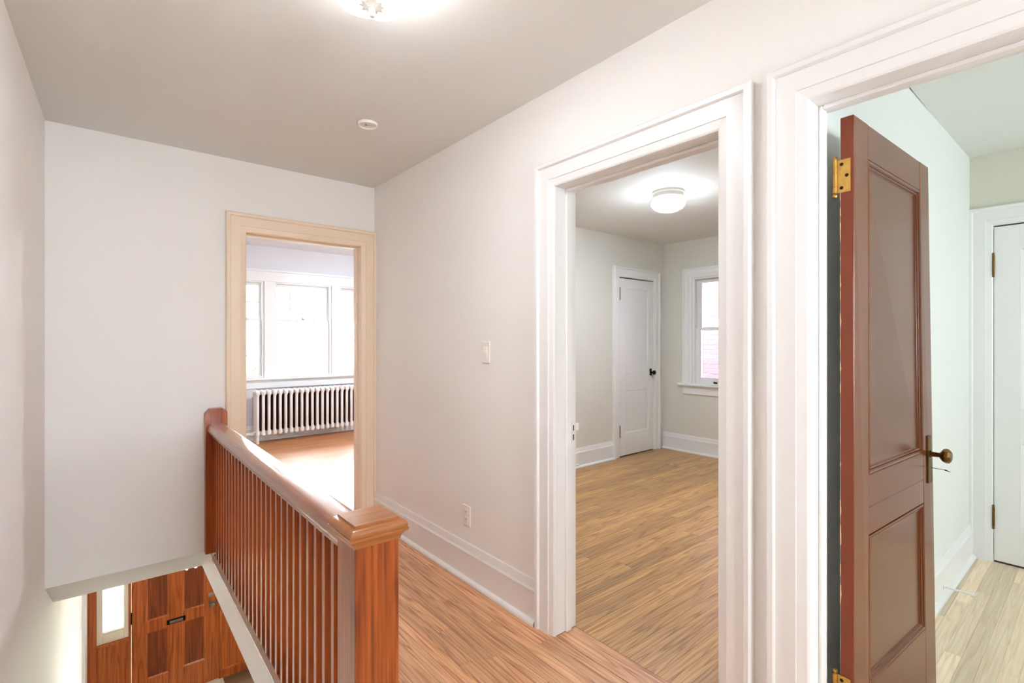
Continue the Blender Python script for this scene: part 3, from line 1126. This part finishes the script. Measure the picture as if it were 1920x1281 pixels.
# side window of the middle room
sm = mX(5.46, -1)
window('window_4', 'white sash window facing a brick wall in the middle room', sm, W2[0], W2[1], W2[2], W2[3], 1.500, 1, 1, 'trim_cool', (5.46, 2.65, 0.8),
       sash_w=0.062, low_bottom=0.095)
t7 = thing('trim_7', 'white casing and sill board around the brick-facing window', 'window trim', (5.46, 2.65, 0.8), kind='structure')
for s in 'LTR':
    obj('casing', sweep(sm, CASING, W2[0], W2[1], 0.835, W2[3], s), 'trim_cool', t7)
    obj('backband', sweep(sm, BACKBAND, W2[0], W2[1], 0.835, W2[3], s), 'trim_cool', t7)
trimpart(t7, 'stool', sm, W2[0] - 0.165, W2[1] + 0.165, 0.806, 0.835, 0.0005, 0.065, 0.007)
trimpart(t7, 'apron', sm, W2[0] - 0.115, W2[1] + 0.115, 0.705, 0.806, 0.0005, 0.020, 0.004)
window('window_8', 'added rear side window for daylight in the middle room, hidden behind the hall wall', sm, 0.95, 1.85, W2[2], W2[3], 1.5, 1, 1, 'trim_cool', (5.46, 1.4, 0.8), sash_w=0.062, low_bottom=0.095)  # unseen window added to brighten the middle room
# hall window added to light the hall from behind; back bedroom window out of view
window('window_5', 'added hall window behind the camera for daylight', mY(-2.2, 1), 0.35, 1.20, 0.95, 2.0, 1.5, 1, 1, 'trim_cool', (0.75, -2.2, 0.85), depth=0.14)
window('window_6', 'back bedroom window out of view', mY(-2.6, 1), 2.52, 3.44, 0.98, 1.98, 1.5, 1, 1, 'trim_cool', (3.0, -2.6, 0.8), depth=0.18)

# ------------------------------------------------------------------ lower entrance: front door, sidelight, panelling
lm = mY(7.30, -1)
pw = thing('trim_8', 'stained timber panelling around the front door seen down the stairwell', 'panelling', (0.6, 7.3, -3.0), kind='structure')


def pan(nm, a, b, z0, z1, p0=-0.028, p1=0.0, bev=0.003, mt='lower_z', parent=pw):
    bm = nb()
    lbox(bm, lm, a, b, z0, z1, p0, p1, bev)
    return obj(nm, bm, mt, parent)


pan('board', -0.150, -0.042, -2.99, -0.21)
pan('board', 0.244, 0.268, -2.99, -0.21)
pan('board', -0.042, 0.004, -2.99, -2.14, p1=-0.004)
pan('panel', 0.004, 0.222, -2.99, -2.14, p1=-0.012, bev=0)
pan('board', 0.222, 0.244, -2.99, -2.14, p1=-0.004)
pan('ledge', -0.045, 0.246, -2.140, -2.108, p1=0.022)
pan('board', 1.168, 1.200, -2.99, -0.21, p1=0.012)
pan('panel', 1.200, 1.660, -2.90, -0.21, p1=-0.010, bev=0)
pan('board', 1.660, 1.90, -2.99, -0.21)
pan('skirting', 1.168, 1.90, -2.995, -2.90, p1=0.014)
pan('skirting_cap', 1.168, 1.90, -2.90, -2.875, p1=0.022)
pan('lintel', -0.150, 1.90, -0.85, -0.21, p0=-0.026, p1=0.004)
# sidelight
w7 = thing('window_7', 'narrow obscured sidelight in a cream frame beside the front door', 'window', (0.1, 7.3, -2.1), kind='structure')
for a, b, z0, z1 in ((-0.042, 0.008, -2.105, -0.85), (0.203, 0.244, -2.105, -0.85), (0.008, 0.203, -2.105, -2.012), (0.008, 0.203, -0.95, -0.85)):
    pan('frame', a, b, z0, z1, p0=-0.09, p1=-0.004, mt='lower_cream', parent=w7)
pan('glazing_bead', 0.008, 0.203, -2.012, -1.992, p0=-0.08, p1=-0.025, mt='lower_cream', parent=w7)
pan('pane', 0.008, 0.203, -2.0, -0.95, p0=-0.062, p1=-0.058, bev=0, mt='frosted', parent=w7)
# front door
fd = thing('door_4', 'stained timber six-panel front door with letter slot, seen down the stairwell', 'door', (0.72, 7.3, -2.98), kind='structure')


def fdp(nm, a, b, z0, z1, p0, p1, bev=0.002, mt='lower_z', parent=fd):
    return pan(nm, a, b, z0, z1, p0, p1, bev, mt, parent)


fdp('stile', 0.2710, 0.407, -2.985, -0.86, -0.045, -0.004)
fdp('stile', 1.012, 1.1678, -2.985, -0.86, -0.045, -0.004)
fdp('mullion', 0.636, 0.776, -2.985, -0.86, -0.045, -0.005)
for z0, z1 in ((-2.985, -2.686), (-2.128, -2.000), (-1.05, -0.86)):
    fdp('rail', 0.407, 0.636, z0, z1, -0.045, -0.0055)
    fdp('rail', 0.776, 1.012, z0, z1, -0.045, -0.0055)
fmq = lambda x, d, z: lm(x, z, -d)
for a, b in ((0.407, 0.636), (0.776, 1.012)):
    for z0, z1 in ((-2.686, -2.128), (-2.000, -1.05)):
        fdp('panel', a, b, z0, z1, -0.040, -0.019, 0, 'lower_panel')
        panel_mould(a, b, z0, z1, fmq, [(0, 0.019), (0, 0.0055), (0.004, 0.0055), (0.018, 0.017), (0.018, 0.019)], 'lower_z', fd)
bm = nb()
lbox(bm, lm, 0.612, 0.802, -2.106, -2.049, -0.005, 0.004, 0.002)
ls = obj('letter_slot', bm, 'black', fd)
bm = nb()
lbox(bm, lm, 0.640, 0.775, -2.096, -2.064, 0.004, 0.008, 0.001)
obj('flap', bm, 'nickel', ls)
bm = nb()
lathe(bm, (1.082, 7.306, -1.995), (0, -1, 0), [(0.034, 0), (0.034, 0.006), (0.012, 0.010), (0.011, 0.030), (0.026, 0.038), (0.032, 0.050), (0.027, 0.062), (0, 0.066)], 20)
obj('knob', bm, 'nickel', fd, True)
bm = nb()
lathe(bm, (1.076, 7.306, -1.885), (0, -1, 0), [(0.030, 0), (0.028, 0.010), (0.018, 0.014), (0, 0.015)], 20)
lb = obj('dead_bolt', bm, 'nickel', fd, True)
bm = nb()
box(bm, 1.070, 1.082, 7.274, 7.292, -1.905, -1.865, 0.002)
obj('thumb_turn', bm, 'nickel', lb)
for zc in (-1.90, -2.75, -1.1):
    hinge(fd, (0.270, 7.293, zc), 0.11, 0.007, 'black')
# white corner trim on the left wall of the lower hall
bm = nb()
vv = []
for y in (6.75, 7.27):
    for dx in (0.0, 0.022):
        for z in (-3.0, -0.21):
            vv.append(bm.verts.new((LX(y) + dx, y, z)))
for q in ((0, 1, 5, 4), (2, 3, 7, 6), (0, 1, 3, 2), (4, 5, 7, 6), (1, 3, 7, 5), (0, 2, 6, 4)):
    bm.faces.new([vv[i] for i in q])
T(obj('trim_9', bm, 'trim'), 'white trim board on the left wall beside the front door', 'trim', kind='structure')
# doormat
bm = nb()
box(bm, 0.55, 1.20, 6.72, 7.27, -2.995, -2.975, 0.006)
mt_ = obj('doormat', bm, 'stone_floor')
T(mt_, 'pale mat on the floor inside the front door', 'mat')

# ------------------------------------------------------------------ staircase (below the landing)
st = thing('staircase', 'timber stairs descending between the white wall and the balustrade', 'stairs', (0.15, 2.2, -2.99), kind='structure')
nr = 15
rise = 2.995 / nr
for i in range(1, nr):
    z = -i * rise
    y = 0.45 + (i - 1) * 0.255
    xl = LX(y) + 0.035
    bm = nb()
    box(bm, xl, 0.528, y - 0.02, y + 0.255, z - 0.028, z, 0.004)
    obj('tread', bm, 'lower_floor', st)
    bm = nb()
    box(bm, xl, 0.528, y, y + 0.018, z, z + rise - 0.030, 0)
    obj('riser', bm, 'trim', st)
# lower newel post at the foot of the stairs
nx, ny = 1.02, 5.05
ln = thing('newel_post', 'small stained newel post in the lower hall, top just showing', 'newel post', (nx, ny, -2.995))
bm = nb()
box(bm, nx - 0.05, nx + 0.05, ny - 0.05, ny + 0.05, -2.995, -1.90, 0.004)
obj('shaft', bm, 'lower_z', ln)
bm = nb()
lathe(bm, (nx, ny, -1.90), (0, 0, 1), [(0.072, 0), (0.076, 0.012), (0.060, 0.022), (0.066, 0.034), (0.050, 0.058), (0.0, 0.070)], 16)
obj('newel_cap', bm, 'lower_z', ln, True)

# ------------------------------------------------------------------ balustrade
RXC = 0.547
bal = thing('balustrade', 'varnished chestnut railing with square balusters along the stairwell', 'railing', (RXC, 2.4, 0))
NY0, NY1 = 1.202, 1.322
bm = nb()
box(bm, 0.487, 0.607, NY0, NY1, -0.30, 0.828, 0.002)
np_ = obj('newel_post', bm, 'rail_z', bal)
bm = nb()


def sq_rings(bm, cx, cy, prof):
    rings = []
    for r, z in prof:
        rings.append([bm.verts.new((cx + sx * r, cy + sy * r, z)) for sx, sy in ((-1, -1), (1, -1), (1, 1), (-1, 1))])
    for A, B in zip(rings, rings[1:]):
        for i in range(4):
            j = (i + 1) % 4
            bm.faces.new((A[i], A[j], B[j], B[i]))
    bm.faces.new(rings[0])
    bm.faces.new(rings[-1])


sq_rings(bm, RXC, 1.262, [(0.0605, 0.8275), (0.0625, 0.8275), (0.0635, 0.833), (0.0665, 0.840), (0.0725, 0.847), (0.0775, 0.850),
                          (0.0790, 0.853), (0.0790, 0.858), (0.0765, 0.859), (0.0775, 0.864), (0.0765, 0.870), (0.0730, 0.875), (0.0670, 0.8785),
                          (0.0600, 0.8795), (0.0595, 0.8855)])
obj('newel_cap', bm, 'cap', np_, True)
# half newel at the end wall
bm = nb()
prism(bm, [(0.488, 0.045), (0.606, 0.045), (0.606, 0.905), (0.580, 0.930), (0.514, 0.930), (0.488, 0.900)], 3.515, EY - 0.001, lambda x, z, y: (x, y, z))
obj('half_newel', bm, 'rail_z', bal)
# moulded handrail
half = [(0.024, 0.757), (0.024, 0.770), (0.033, 0.772), (0.035, 0.780), (0.043, 0.786), (0.0465, 0.794), (0.0470, 0.804), (0.0462, 0.815),
        (0.0448, 0.8230), (0.0418, 0.8310), (0.0372, 0.8370), (0.0310, 0.8400), (0.0200, 0.8412), (0.0080, 0.8418)]
prof = [(RXC + a, z) for a, z in half] + [(RXC - a, z) for a, z in reversed(half)]
bm = nb()
prism(bm, prof, NY1 - 0.001, 3.517, lambda x, z, y: (x, y, z))
obj('handrail', bm, 'rail_y', bal, True)
bm = nb()
prism(bm, [(0.522, 0.0), (0.522, 0.012), (0.527, 0.022), (0.533, 0.034), (0.562, 0.034), (0.568, 0.022), (0.574, 0.012), (0.574, 0.0)], NY1 - 0.001, 3.517,
      lambda x, z, y: (x, y, z))
obj('shoe_rail', bm, 'rail_y', bal)
bm = nb()
box(bm, RXC - 0.015, RXC + 0.015, -0.012, 0.012, 0.032, 0.759, 0.0015)
b0 = obj('baluster', bm, 'rail_z')
bmesh_me = b0.data
y = 1.408
first = True
while y < 3.50:
    o = b0 if first else b0.copy()
    if not first:
        COL.objects.link(o)
    first = False
    o.location = (0, y, 0)
    attach(o, bal)
    y += 0.078

# ------------------------------------------------------------------ radiator
rad = thing('radiator', 'white cast-iron column radiator under the front windows', 'radiator', (2.3, 7.16, 0))
RP = 0.0695
RY = (7.085, 7.150, 7.215)


def capsule(bm, p0, p1, r, seg=10):
    p0, p1 = Vector(p0), Vector(p1)
    L = (p1 - p0).length
    lathe(bm, p0, (p1 - p0), [(0, -r), (r * 0.7, -r * 0.7), (r, 0), (r, L), (r * 0.7, L + r * 0.7), (0, L + r)], seg)


bm = nb()
capsule(bm, (0, RY[0], 0.125), (0, RY[0], 0.668), 0.0185)
capsule(bm, (0, RY[0] + 0.004, 0.672), (0, RY[2] - 0.004, 0.672), 0.026)
capsule(bm, (0, RY[0] + 0.004, 0.122), (0, RY[2] - 0.004, 0.122), 0.024)
tube(bm, (-RP / 2, RY[1], 0.662), (RP / 2, RY[1], 0.662), 0.030, seg=12)
tube(bm, (-RP / 2, RY[1], 0.128), (RP / 2, RY[1], 0.128), 0.030, seg=12)
lathe(bm, (0, RY[0] - 0.012, 0.660), (0, 0, -1), [(0, -0.03), (0.026, -0.02), (0.030, 0.0), (0.0185, 0.035), (0.0185, 0.04)], 10)
lathe(bm, (0, RY[0] - 0.008, 0.135), (0, 0, 1), [(0, -0.034), (0.022, -0.025), (0.026, 0.0), (0.0185, 0.04), (0.0185, 0.045)], 10)
sec = obj('section', bm, 'radiator', None, True)
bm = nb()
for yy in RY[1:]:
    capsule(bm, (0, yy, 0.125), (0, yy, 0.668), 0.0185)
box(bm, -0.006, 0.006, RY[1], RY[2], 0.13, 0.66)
core = obj('inner_columns', bm, 'shaded_iron', None, True)  # painted dark for the shade behind the front columns
shaded_me = core.data
end_me = core.data.copy()
end_me.materials.clear()
end_me.materials.append(M['radiator'])
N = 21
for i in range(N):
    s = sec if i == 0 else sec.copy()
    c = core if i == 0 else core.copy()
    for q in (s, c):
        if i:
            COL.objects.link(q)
    c.data = end_me if i in (0, N - 1) else shaded_me
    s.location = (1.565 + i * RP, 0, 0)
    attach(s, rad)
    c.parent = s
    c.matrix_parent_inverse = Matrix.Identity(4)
for i in (0, N - 1):
    for yy in (RY[0], RY[2]):
        bm = nb()
        x = 1.565 + i * RP
        lathe(bm, (x, yy, 0.13), (0, 0, -1), [(0.020, 0), (0.019, 0.05), (0.017, 0.10), (0.021, 0.128), (0.021, 0.1295)], 10)
        obj('leg', bm, 'radiator', rad, True)
for sx, x0 in ((-1, 1.530), (1, 1.565 + (N - 1) * RP + 0.035)):
    bm = nb()
    tube(bm, (x0, RY[1], 0.125), (x0 + sx * 0.03, RY[1], 0.125), 0.026, seg=8)
    tube(bm, (x0 + sx * 0.03, RY[1], 0.125), (x0 + sx * 0.16, RY[1], 0.125), 0.016, seg=10)
    tube(bm, (x0 + sx * 0.16, RY[1], 0.0), (x0 + sx * 0.16, RY[1], 0.135), 0.015, seg=10)
    tube(bm, (x0 + sx * 0.16, RY[1], 0.12), (x0 + sx * 0.16, RY[1], 0.20), 0.024, seg=10)
    obj('supply_pipe', bm, 'radiator', rad, True)

# ------------------------------------------------------------------ ceiling lights and small fittings
sc8 = lambda a, t: 1.0 + 0.045 * math.cos(8 * a) * min(1, max(0, (0.16 - t) / 0.08))
sc10 = lambda a, t: 1.0 + 0.14 * math.cos(10 * a)


def bowl_light(lx, ly, label, mat='hall_glow'):
    cl = thing('ceiling_light', label, 'light', (lx, ly, CZ))
    bm = nb()
    lathe(bm, (lx, ly, CZ), (0, 0, -1), [(0.075, 0), (0.075, 0.012), (0.060, 0.022), (0.02, 0.026), (0.0, 0.026)], 24)
    obj('canopy', bm, 'lamp_metal', cl, True)
    bm = nb()
    lathe(bm, (lx, ly, CZ), (0, 0, -1), [(0.150, 0.095), (0.118, 0.118), (0.080, 0.136), (0.040, 0.147), (0.0, 0.150)], 64, sc8)
    gb = obj('glass_bowl', bm, mat, cl, True)
    bm = nb()
    lathe(bm, (lx, ly, CZ), (0, 0, -1), [(0.150, 0.050), (0.172, 0.052), (0.176, 0.058), (0.168, 0.075), (0.1501, 0.0951)], 64, sc8)
    obj('bowl_rim', bm, 'hall_rim', gb, True)
    bm = nb()
    lathe(bm, (lx, ly, CZ - 0.149), (0, 0, -1), [(0.036, -0.004), (0.034, 0.003), (0.022, 0.007), (0.008, 0.009), (0.008, 0.018), (0, 0.018)], 60, sc10)
    ro = obj('rosette', bm, 'ornament', cl, True)
    bm = nb()
    lathe(bm, (lx, ly, CZ - 0.166), (0, 0, -1), [(0.005, 0), (0.010, 0.004), (0.0115, 0.010), (0.008, 0.017), (0, 0.019)], 16)
    obj('finial', bm, 'ornament', ro, True)
    bm = nb()
    tube(bm, (lx, ly, CZ - 0.026), (lx, ly, CZ - 0.150), 0.005, seg=8)
    obj('stem', bm, 'ornament', cl)


def dome_light(lx, ly, lz, label, mat):
    cl = thing('ceiling_light', label, 'light', (lx, ly, lz))
    bm = nb()
    lathe(bm, (lx, ly, lz), (0, 0, -1), [(0.126, 0), (0.126, 0.016), (0.118, 0.020), (0.120, 0.052), (0.112, 0.060), (0.0, 0.060)], 40)
    obj('base', bm, 'lamp_metal', cl, True)
    bm = nb()
    lathe(bm, (lx, ly, lz), (0, 0, -1), [(0.130, 0.108), (0.112, 0.132), (0.080, 0.150), (0.040, 0.160), (0.0, 0.163)], 40)
    dm = obj('dome', bm, mat, cl, True)
    bm = nb()
    lathe(bm, (lx, ly, lz), (0, 0, -1), [(0.105, 0.058), (0.124, 0.068), (0.134, 0.088), (0.1301, 0.1081)], 40)
    obj('dome_rim', bm, 'room_rim', dm, True)


bowl_light(0.628, 1.420, 'scalloped glass bowl ceiling light with metal rosette in the hall')
bowl_light(0.65, -1.15, 'added fill bowl light at the back of the hall, out of view', 'back_fill')  # unseen lamp added to even out the hall walls
dome_light(3.540, 2.290, 2.555, 'round opal dome ceiling light in the middle room', 'room_glow')
dome_light(3.0, 5.3, 2.63, 'added dome fill light in the front bedroom, out of view', 'front_fill')  # unseen lamp added to brighten the backlit window wall
dome_light(1.35, 4.9, -0.196, 'added dome fill light in the lower hall, hidden below the landing', 'lower_fill')  # hidden lamp added to light the front door and stairwell wall

cx, cy = 1.095, 2.530
sd = thing('ceiling_cover_plate', 'small round white cover plate on the hall ceiling', 'cover plate', (cx, cy, CZ))
bm = nb()
lathe(bm, (cx, cy, CZ), (0, 0, -1), [(0.052, 0), (0.052, 0.010), (0.049, 0.014), (0.044, 0.014), (0.042, 0.008), (0.0, 0.007)], 36)
obj('disc', bm, 'plastic', sd, True)
bm = nb()
lathe(bm, (cx - 0.008, cy + 0.006, CZ - 0.007), (0, 0, -1), [(0.005, 0), (0.004, 0.002), (0, 0.002)], 10)
obj('screw', bm, 'slot', sd)
bm = nb()
box(bm, cx - 0.004, cx + 0.032, cy - 0.001, cy + 0.001, CZ - 0.0092, CZ - 0.0070)
obj('groove', bm, 'ornament', sd)

sw = thing('light_switch', 'white rocker light switch on the hall wall', 'light switch', (HX, 2.150, 1.286))
bm = nb()
box(bm, HX - 0.0065, HX - 0.0002, 2.113, 2.187, 1.227, 1.345, 0.003)
pl = obj('plate', bm, 'plastic', sw)
bm = nb()
prism(bm, [(HX - 0.006, 1.253), (HX - 0.0085, 1.253), (HX - 0.0115, 1.286), (HX - 0.0085, 1.320), (HX - 0.006, 1.320)], 2.134, 2.166, lambda x, z, y: (x, y, z))
obj('rocker', bm, 'plastic', sw)
for z in (1.236, 1.336):
    bm = nb()
    lathe(bm, (HX - 0.0063, 2.150, z), (-1, 0, 0), [(0.003, 0), (0.0025, 0.001), (0, 0.001)], 8)
    obj('screw', bm, 'plastic', pl)
ou = thing('wall_outlet', 'white duplex outlet low on the hall wall', 'outlet', (HX, 2.332, 0.357))
bm = nb()
box(bm, HX - 0.0065, HX - 0.0002, 2.295, 2.369, 0.298, 0.416, 0.003)
obj('plate', bm, 'plastic', ou)
for zc in (0.336, 0.378):
    bm = nb()
    box(bm, HX - 0.0085, HX - 0.006, 2.316, 2.348, zc - 0.016, zc + 0.016, 0.001)
    so = obj('socket', bm, 'plastic', ou)
    for yy in (2.325, 2.339):
        bm = nb()
        box(bm, HX - 0.0088, HX - 0.0084, yy - 0.001, yy + 0.001, zc - 0.005, zc + 0.006)
        obj('slot', bm, 'slot', so)


def stop_rod(x, wally, label, L=0.085, skew=0.0):
    ds = thing('door_stopper', label, 'door stopper', (x, wally - 0.017, 0.06))
    y0 = wally - 0.0175
    bm = nb()
    lathe(bm, (x, y0, 0.060), (0, -1, 0), [(0.014, 0), (0.013, 0.004), (0.006, 0.007), (0.005, L), (0, L)], 12)
    obj('rod', bm, 'trim_cool', ds, True)
    bm = nb()
    lathe(bm, (x, y0 - L + 0.004, 0.060), (0, -1, 0), [(0.008, 0), (0.010, 0.004), (0.009, 0.016), (0, 0.017)], 12)
    obj('tip', bm, 'trim_cool', ds, True)


stop_rod(3.80, 3.62, 'small white door stopper on the baseboard in the middle room')
stop_rod(3.40, PY(3.40), 'white rod door stopper on the baseboard behind the brown door', 0.11)

# small crystal light in the lower hall
cx, cy = 0.52, 4.50
ch = thing('ceiling_light', 'small lit crystal fixture hanging below the soffit in the lower hall', 'light', (cx, cy, -0.196))
bm = nb()
lathe(bm, (cx, cy, -0.196), (0, 0, -1), [(0.06, 0), (0.06, 0.012), (0.03, 0.022), (0.008, 0.026), (0.008, 0.16), (0, 0.16)], 20)
obj('canopy', bm, 'brass', ch, True)
bm = nb()
tr = 0.085
for i in range(24):
    a, b = 2 * math.pi * i / 24, 2 * math.pi * (i + 1) / 24
    tube(bm, (cx + tr * math.cos(a), cy + tr * math.sin(a), -0.335), (cx + tr * math.cos(b), cy + tr * math.sin(b), -0.335), 0.005, seg=6)
for i in range(3):
    a = 2 * math.pi * i / 3
    tube(bm, (cx, cy, -0.340), (cx + tr * math.cos(a), cy + tr * math.sin(a), -0.335), 0.004, seg=6)
obj('ring', bm, 'brass', ch, True)
for i in range(9):
    a = 2 * math.pi * i / 9 + 0.2
    bm = nb()
    lathe(bm, (cx + tr * math.cos(a), cy + tr * math.sin(a), -0.338), (0, 0, -1), [(0, 0), (0.005, 0.006), (0.010, 0.016), (0.011, 0.023), (0.006, 0.032), (0, 0.035)], 8)
    obj('bead', bm, 'bead_glow', ch)

# ------------------------------------------------------------------ outside
slab('ground', -40, 50, 7.6, 70, -3.9, -3.6, 'grass', 'lawn in front of the house', 'ground')
slab('ground', 5.72, 12, -6, 7.6, -3.9, -3.6, 'grass', 'side yard between the houses', 'ground')
nw = slab('wall_neighbour', 7.012, 7.25, -2.0, 7.5, -3.6, 4.2, 'mortar', 'brick wall of the neighbouring house outside the side window', 'brick wall')
bme = None
bw, bh, g = 0.205, 0.062, 0.010
for r in range(26):
    z0 = 0.42 + r * (bh + g)
    off = (r % 2) * (bw + g) / 2
    yy = 2.35 + off
    for c in range(11):
        if bme is None:
            b = nb()
            box(b, -0.006, 0.006, 0, bw, 0, bh, 0.002)
            o = obj('brick', b, 'brick')
            bme = o.data
        else:
            o = bpy.data.objects.new('brick', bme)
            COL.objects.link(o)
        o.location = (7.0115 + random.uniform(-0.0015, 0.0015), yy + c * (bw + g), z0)
        o.parent = nw
# rest of that wall, beyond what the window shows, in one mesh
verts, faces = [], []
for r in range(98):
    z0 = 0.42 - 51 * (bh + g) + r * (bh + g)
    for c in range(42):
        y0 = 2.35 - 20 * (bw + g) + (r + 1) % 2 * (bw + g) / 2 + c * (bw + g)
        if 0.419 <= z0 < 0.42 + 25.5 * (bh + g) and 2.34 <= y0 < 2.35 + 10.99 * (bw + g):
            continue
        if y0 + bw > 7.4 or y0 < -1.9:
            continue
        k = len(verts)
        for x in (7.006, 7.0135):
            for yv in (y0, y0 + bw):
                for zv in (z0, z0 + bh):
                    verts.append((x, yv, zv))
        faces += [(k, k + 1, k + 3, k + 2), (k, k + 1, k + 5, k + 4), (k + 2, k + 3, k + 7, k + 6), (k + 1, k + 3, k + 7, k + 5), (k, k + 2, k + 6, k + 4)]
me = bpy.data.meshes.new('bricks')
me.from_pydata(verts, [], faces)
me.materials.append(M['brick'])
o = bpy.data.objects.new('bricks', me)
COL.objects.link(o)
o.parent = nw
o['kind'] = 'stuff'


def tree(x, y, hgt, crown, mat, label, n=1500, seed=1):
    rg = random.Random(seed)
    t = thing('tree', label, 'tree', (x, y, -3.6), 'trees in front of the house')
    bm = nb()
    tube(bm, (x, y, -3.6), (x + 0.1, y, -3.6 + hgt * 0.5), 0.16, 0.11, 10)
    for i in range(7):
        a = rg.uniform(0, 6.28)
        z0 = -3.6 + hgt * rg.uniform(0.32, 0.5)
        tube(bm, (x + 0.08, y, z0), (x + crown * 0.7 * math.cos(a), y + crown * 0.7 * math.sin(a), z0 + hgt * rg.uniform(0.15, 0.4)), 0.06, 0.02, 6)
    obj('trunk', bm, 'bark', t)
    verts, faces = [], []
    cl_ = [(x + rg.gauss(0, crown * 0.42), y + rg.gauss(0, crown * 0.42), -3.6 + hgt * rg.uniform(0.4, 0.95), rg.uniform(0.35, 0.8)) for _ in range(26)]
    for i in range(n):
        c = rg.choice(cl_)
        p = Vector((c[0] + rg.gauss(0, c[3] * 0.6), c[1] + rg.gauss(0, c[3] * 0.6), c[2] + rg.gauss(0, c[3] * 0.5)))
        u = Vector((rg.gauss(0, 1), rg.gauss(0, 1), rg.gauss(0, 1))).normalized()
        w = u.orthogonal().normalized()
        s = rg.uniform(0.06, 0.13)
        k = len(verts)
        verts += [p - u * s, p + w * s * 0.5, p + u * s, p - w * s * 0.5]
        faces.append((k, k + 1, k + 2, k + 3))
    me = bpy.data.meshes.new('foliage')
    me.from_pydata([tuple(v) for v in verts], [], faces)
    me.materials.append(M[mat])
    o = bpy.data.objects.new('foliage', me)
    COL.objects.link(o)
    attach(o, t)
    o['kind'] = 'stuff'


tree(3.6, 15.5, 8.2, 2.0, 'leaf_g', 'pale green tree seen through the middle front window', 2200, 1)
tree(8.2, 16.0, 6.2, 1.4, 'leaf_r', 'small red-leaved tree seen through the right front window', 1400, 2)
tree(1.8, 20.0, 8.8, 2.2, 'leaf_g', 'pale green tree seen through the left front window', 1600, 3)

hs = thing('house', 'pale grey house across the street beyond the front windows', 'house', (6.0, 34, -3.6))
bm = nb()
box(bm, 0, 12, 33, 40, -3.6, 2.6)
obj('walls', bm, 'siding', hs)
bm = nb()
prism(bm, [(-0.5, 2.6), (12.5, 2.6), (6.0, 6.6)], 32.6, 40.4, lambda x, z, y: (x, y, z))
obj('roof', bm, 'shingle', hs)
for x in (1.5, 4.6, 8.0):
    for z in (-2.6, 0.3):
        bm = nb()
        box(bm, x, x + 1.5, 32.94, 33.0, z, z + 1.6)
        w = obj('window', bm, 'trim_cool', hs)
        bm = nb()
        box(bm, x + 0.12, x + 1.38, 32.92, 32.945, z + 0.12, z + 1.48)
        obj('pane', bm, 'slot', w)
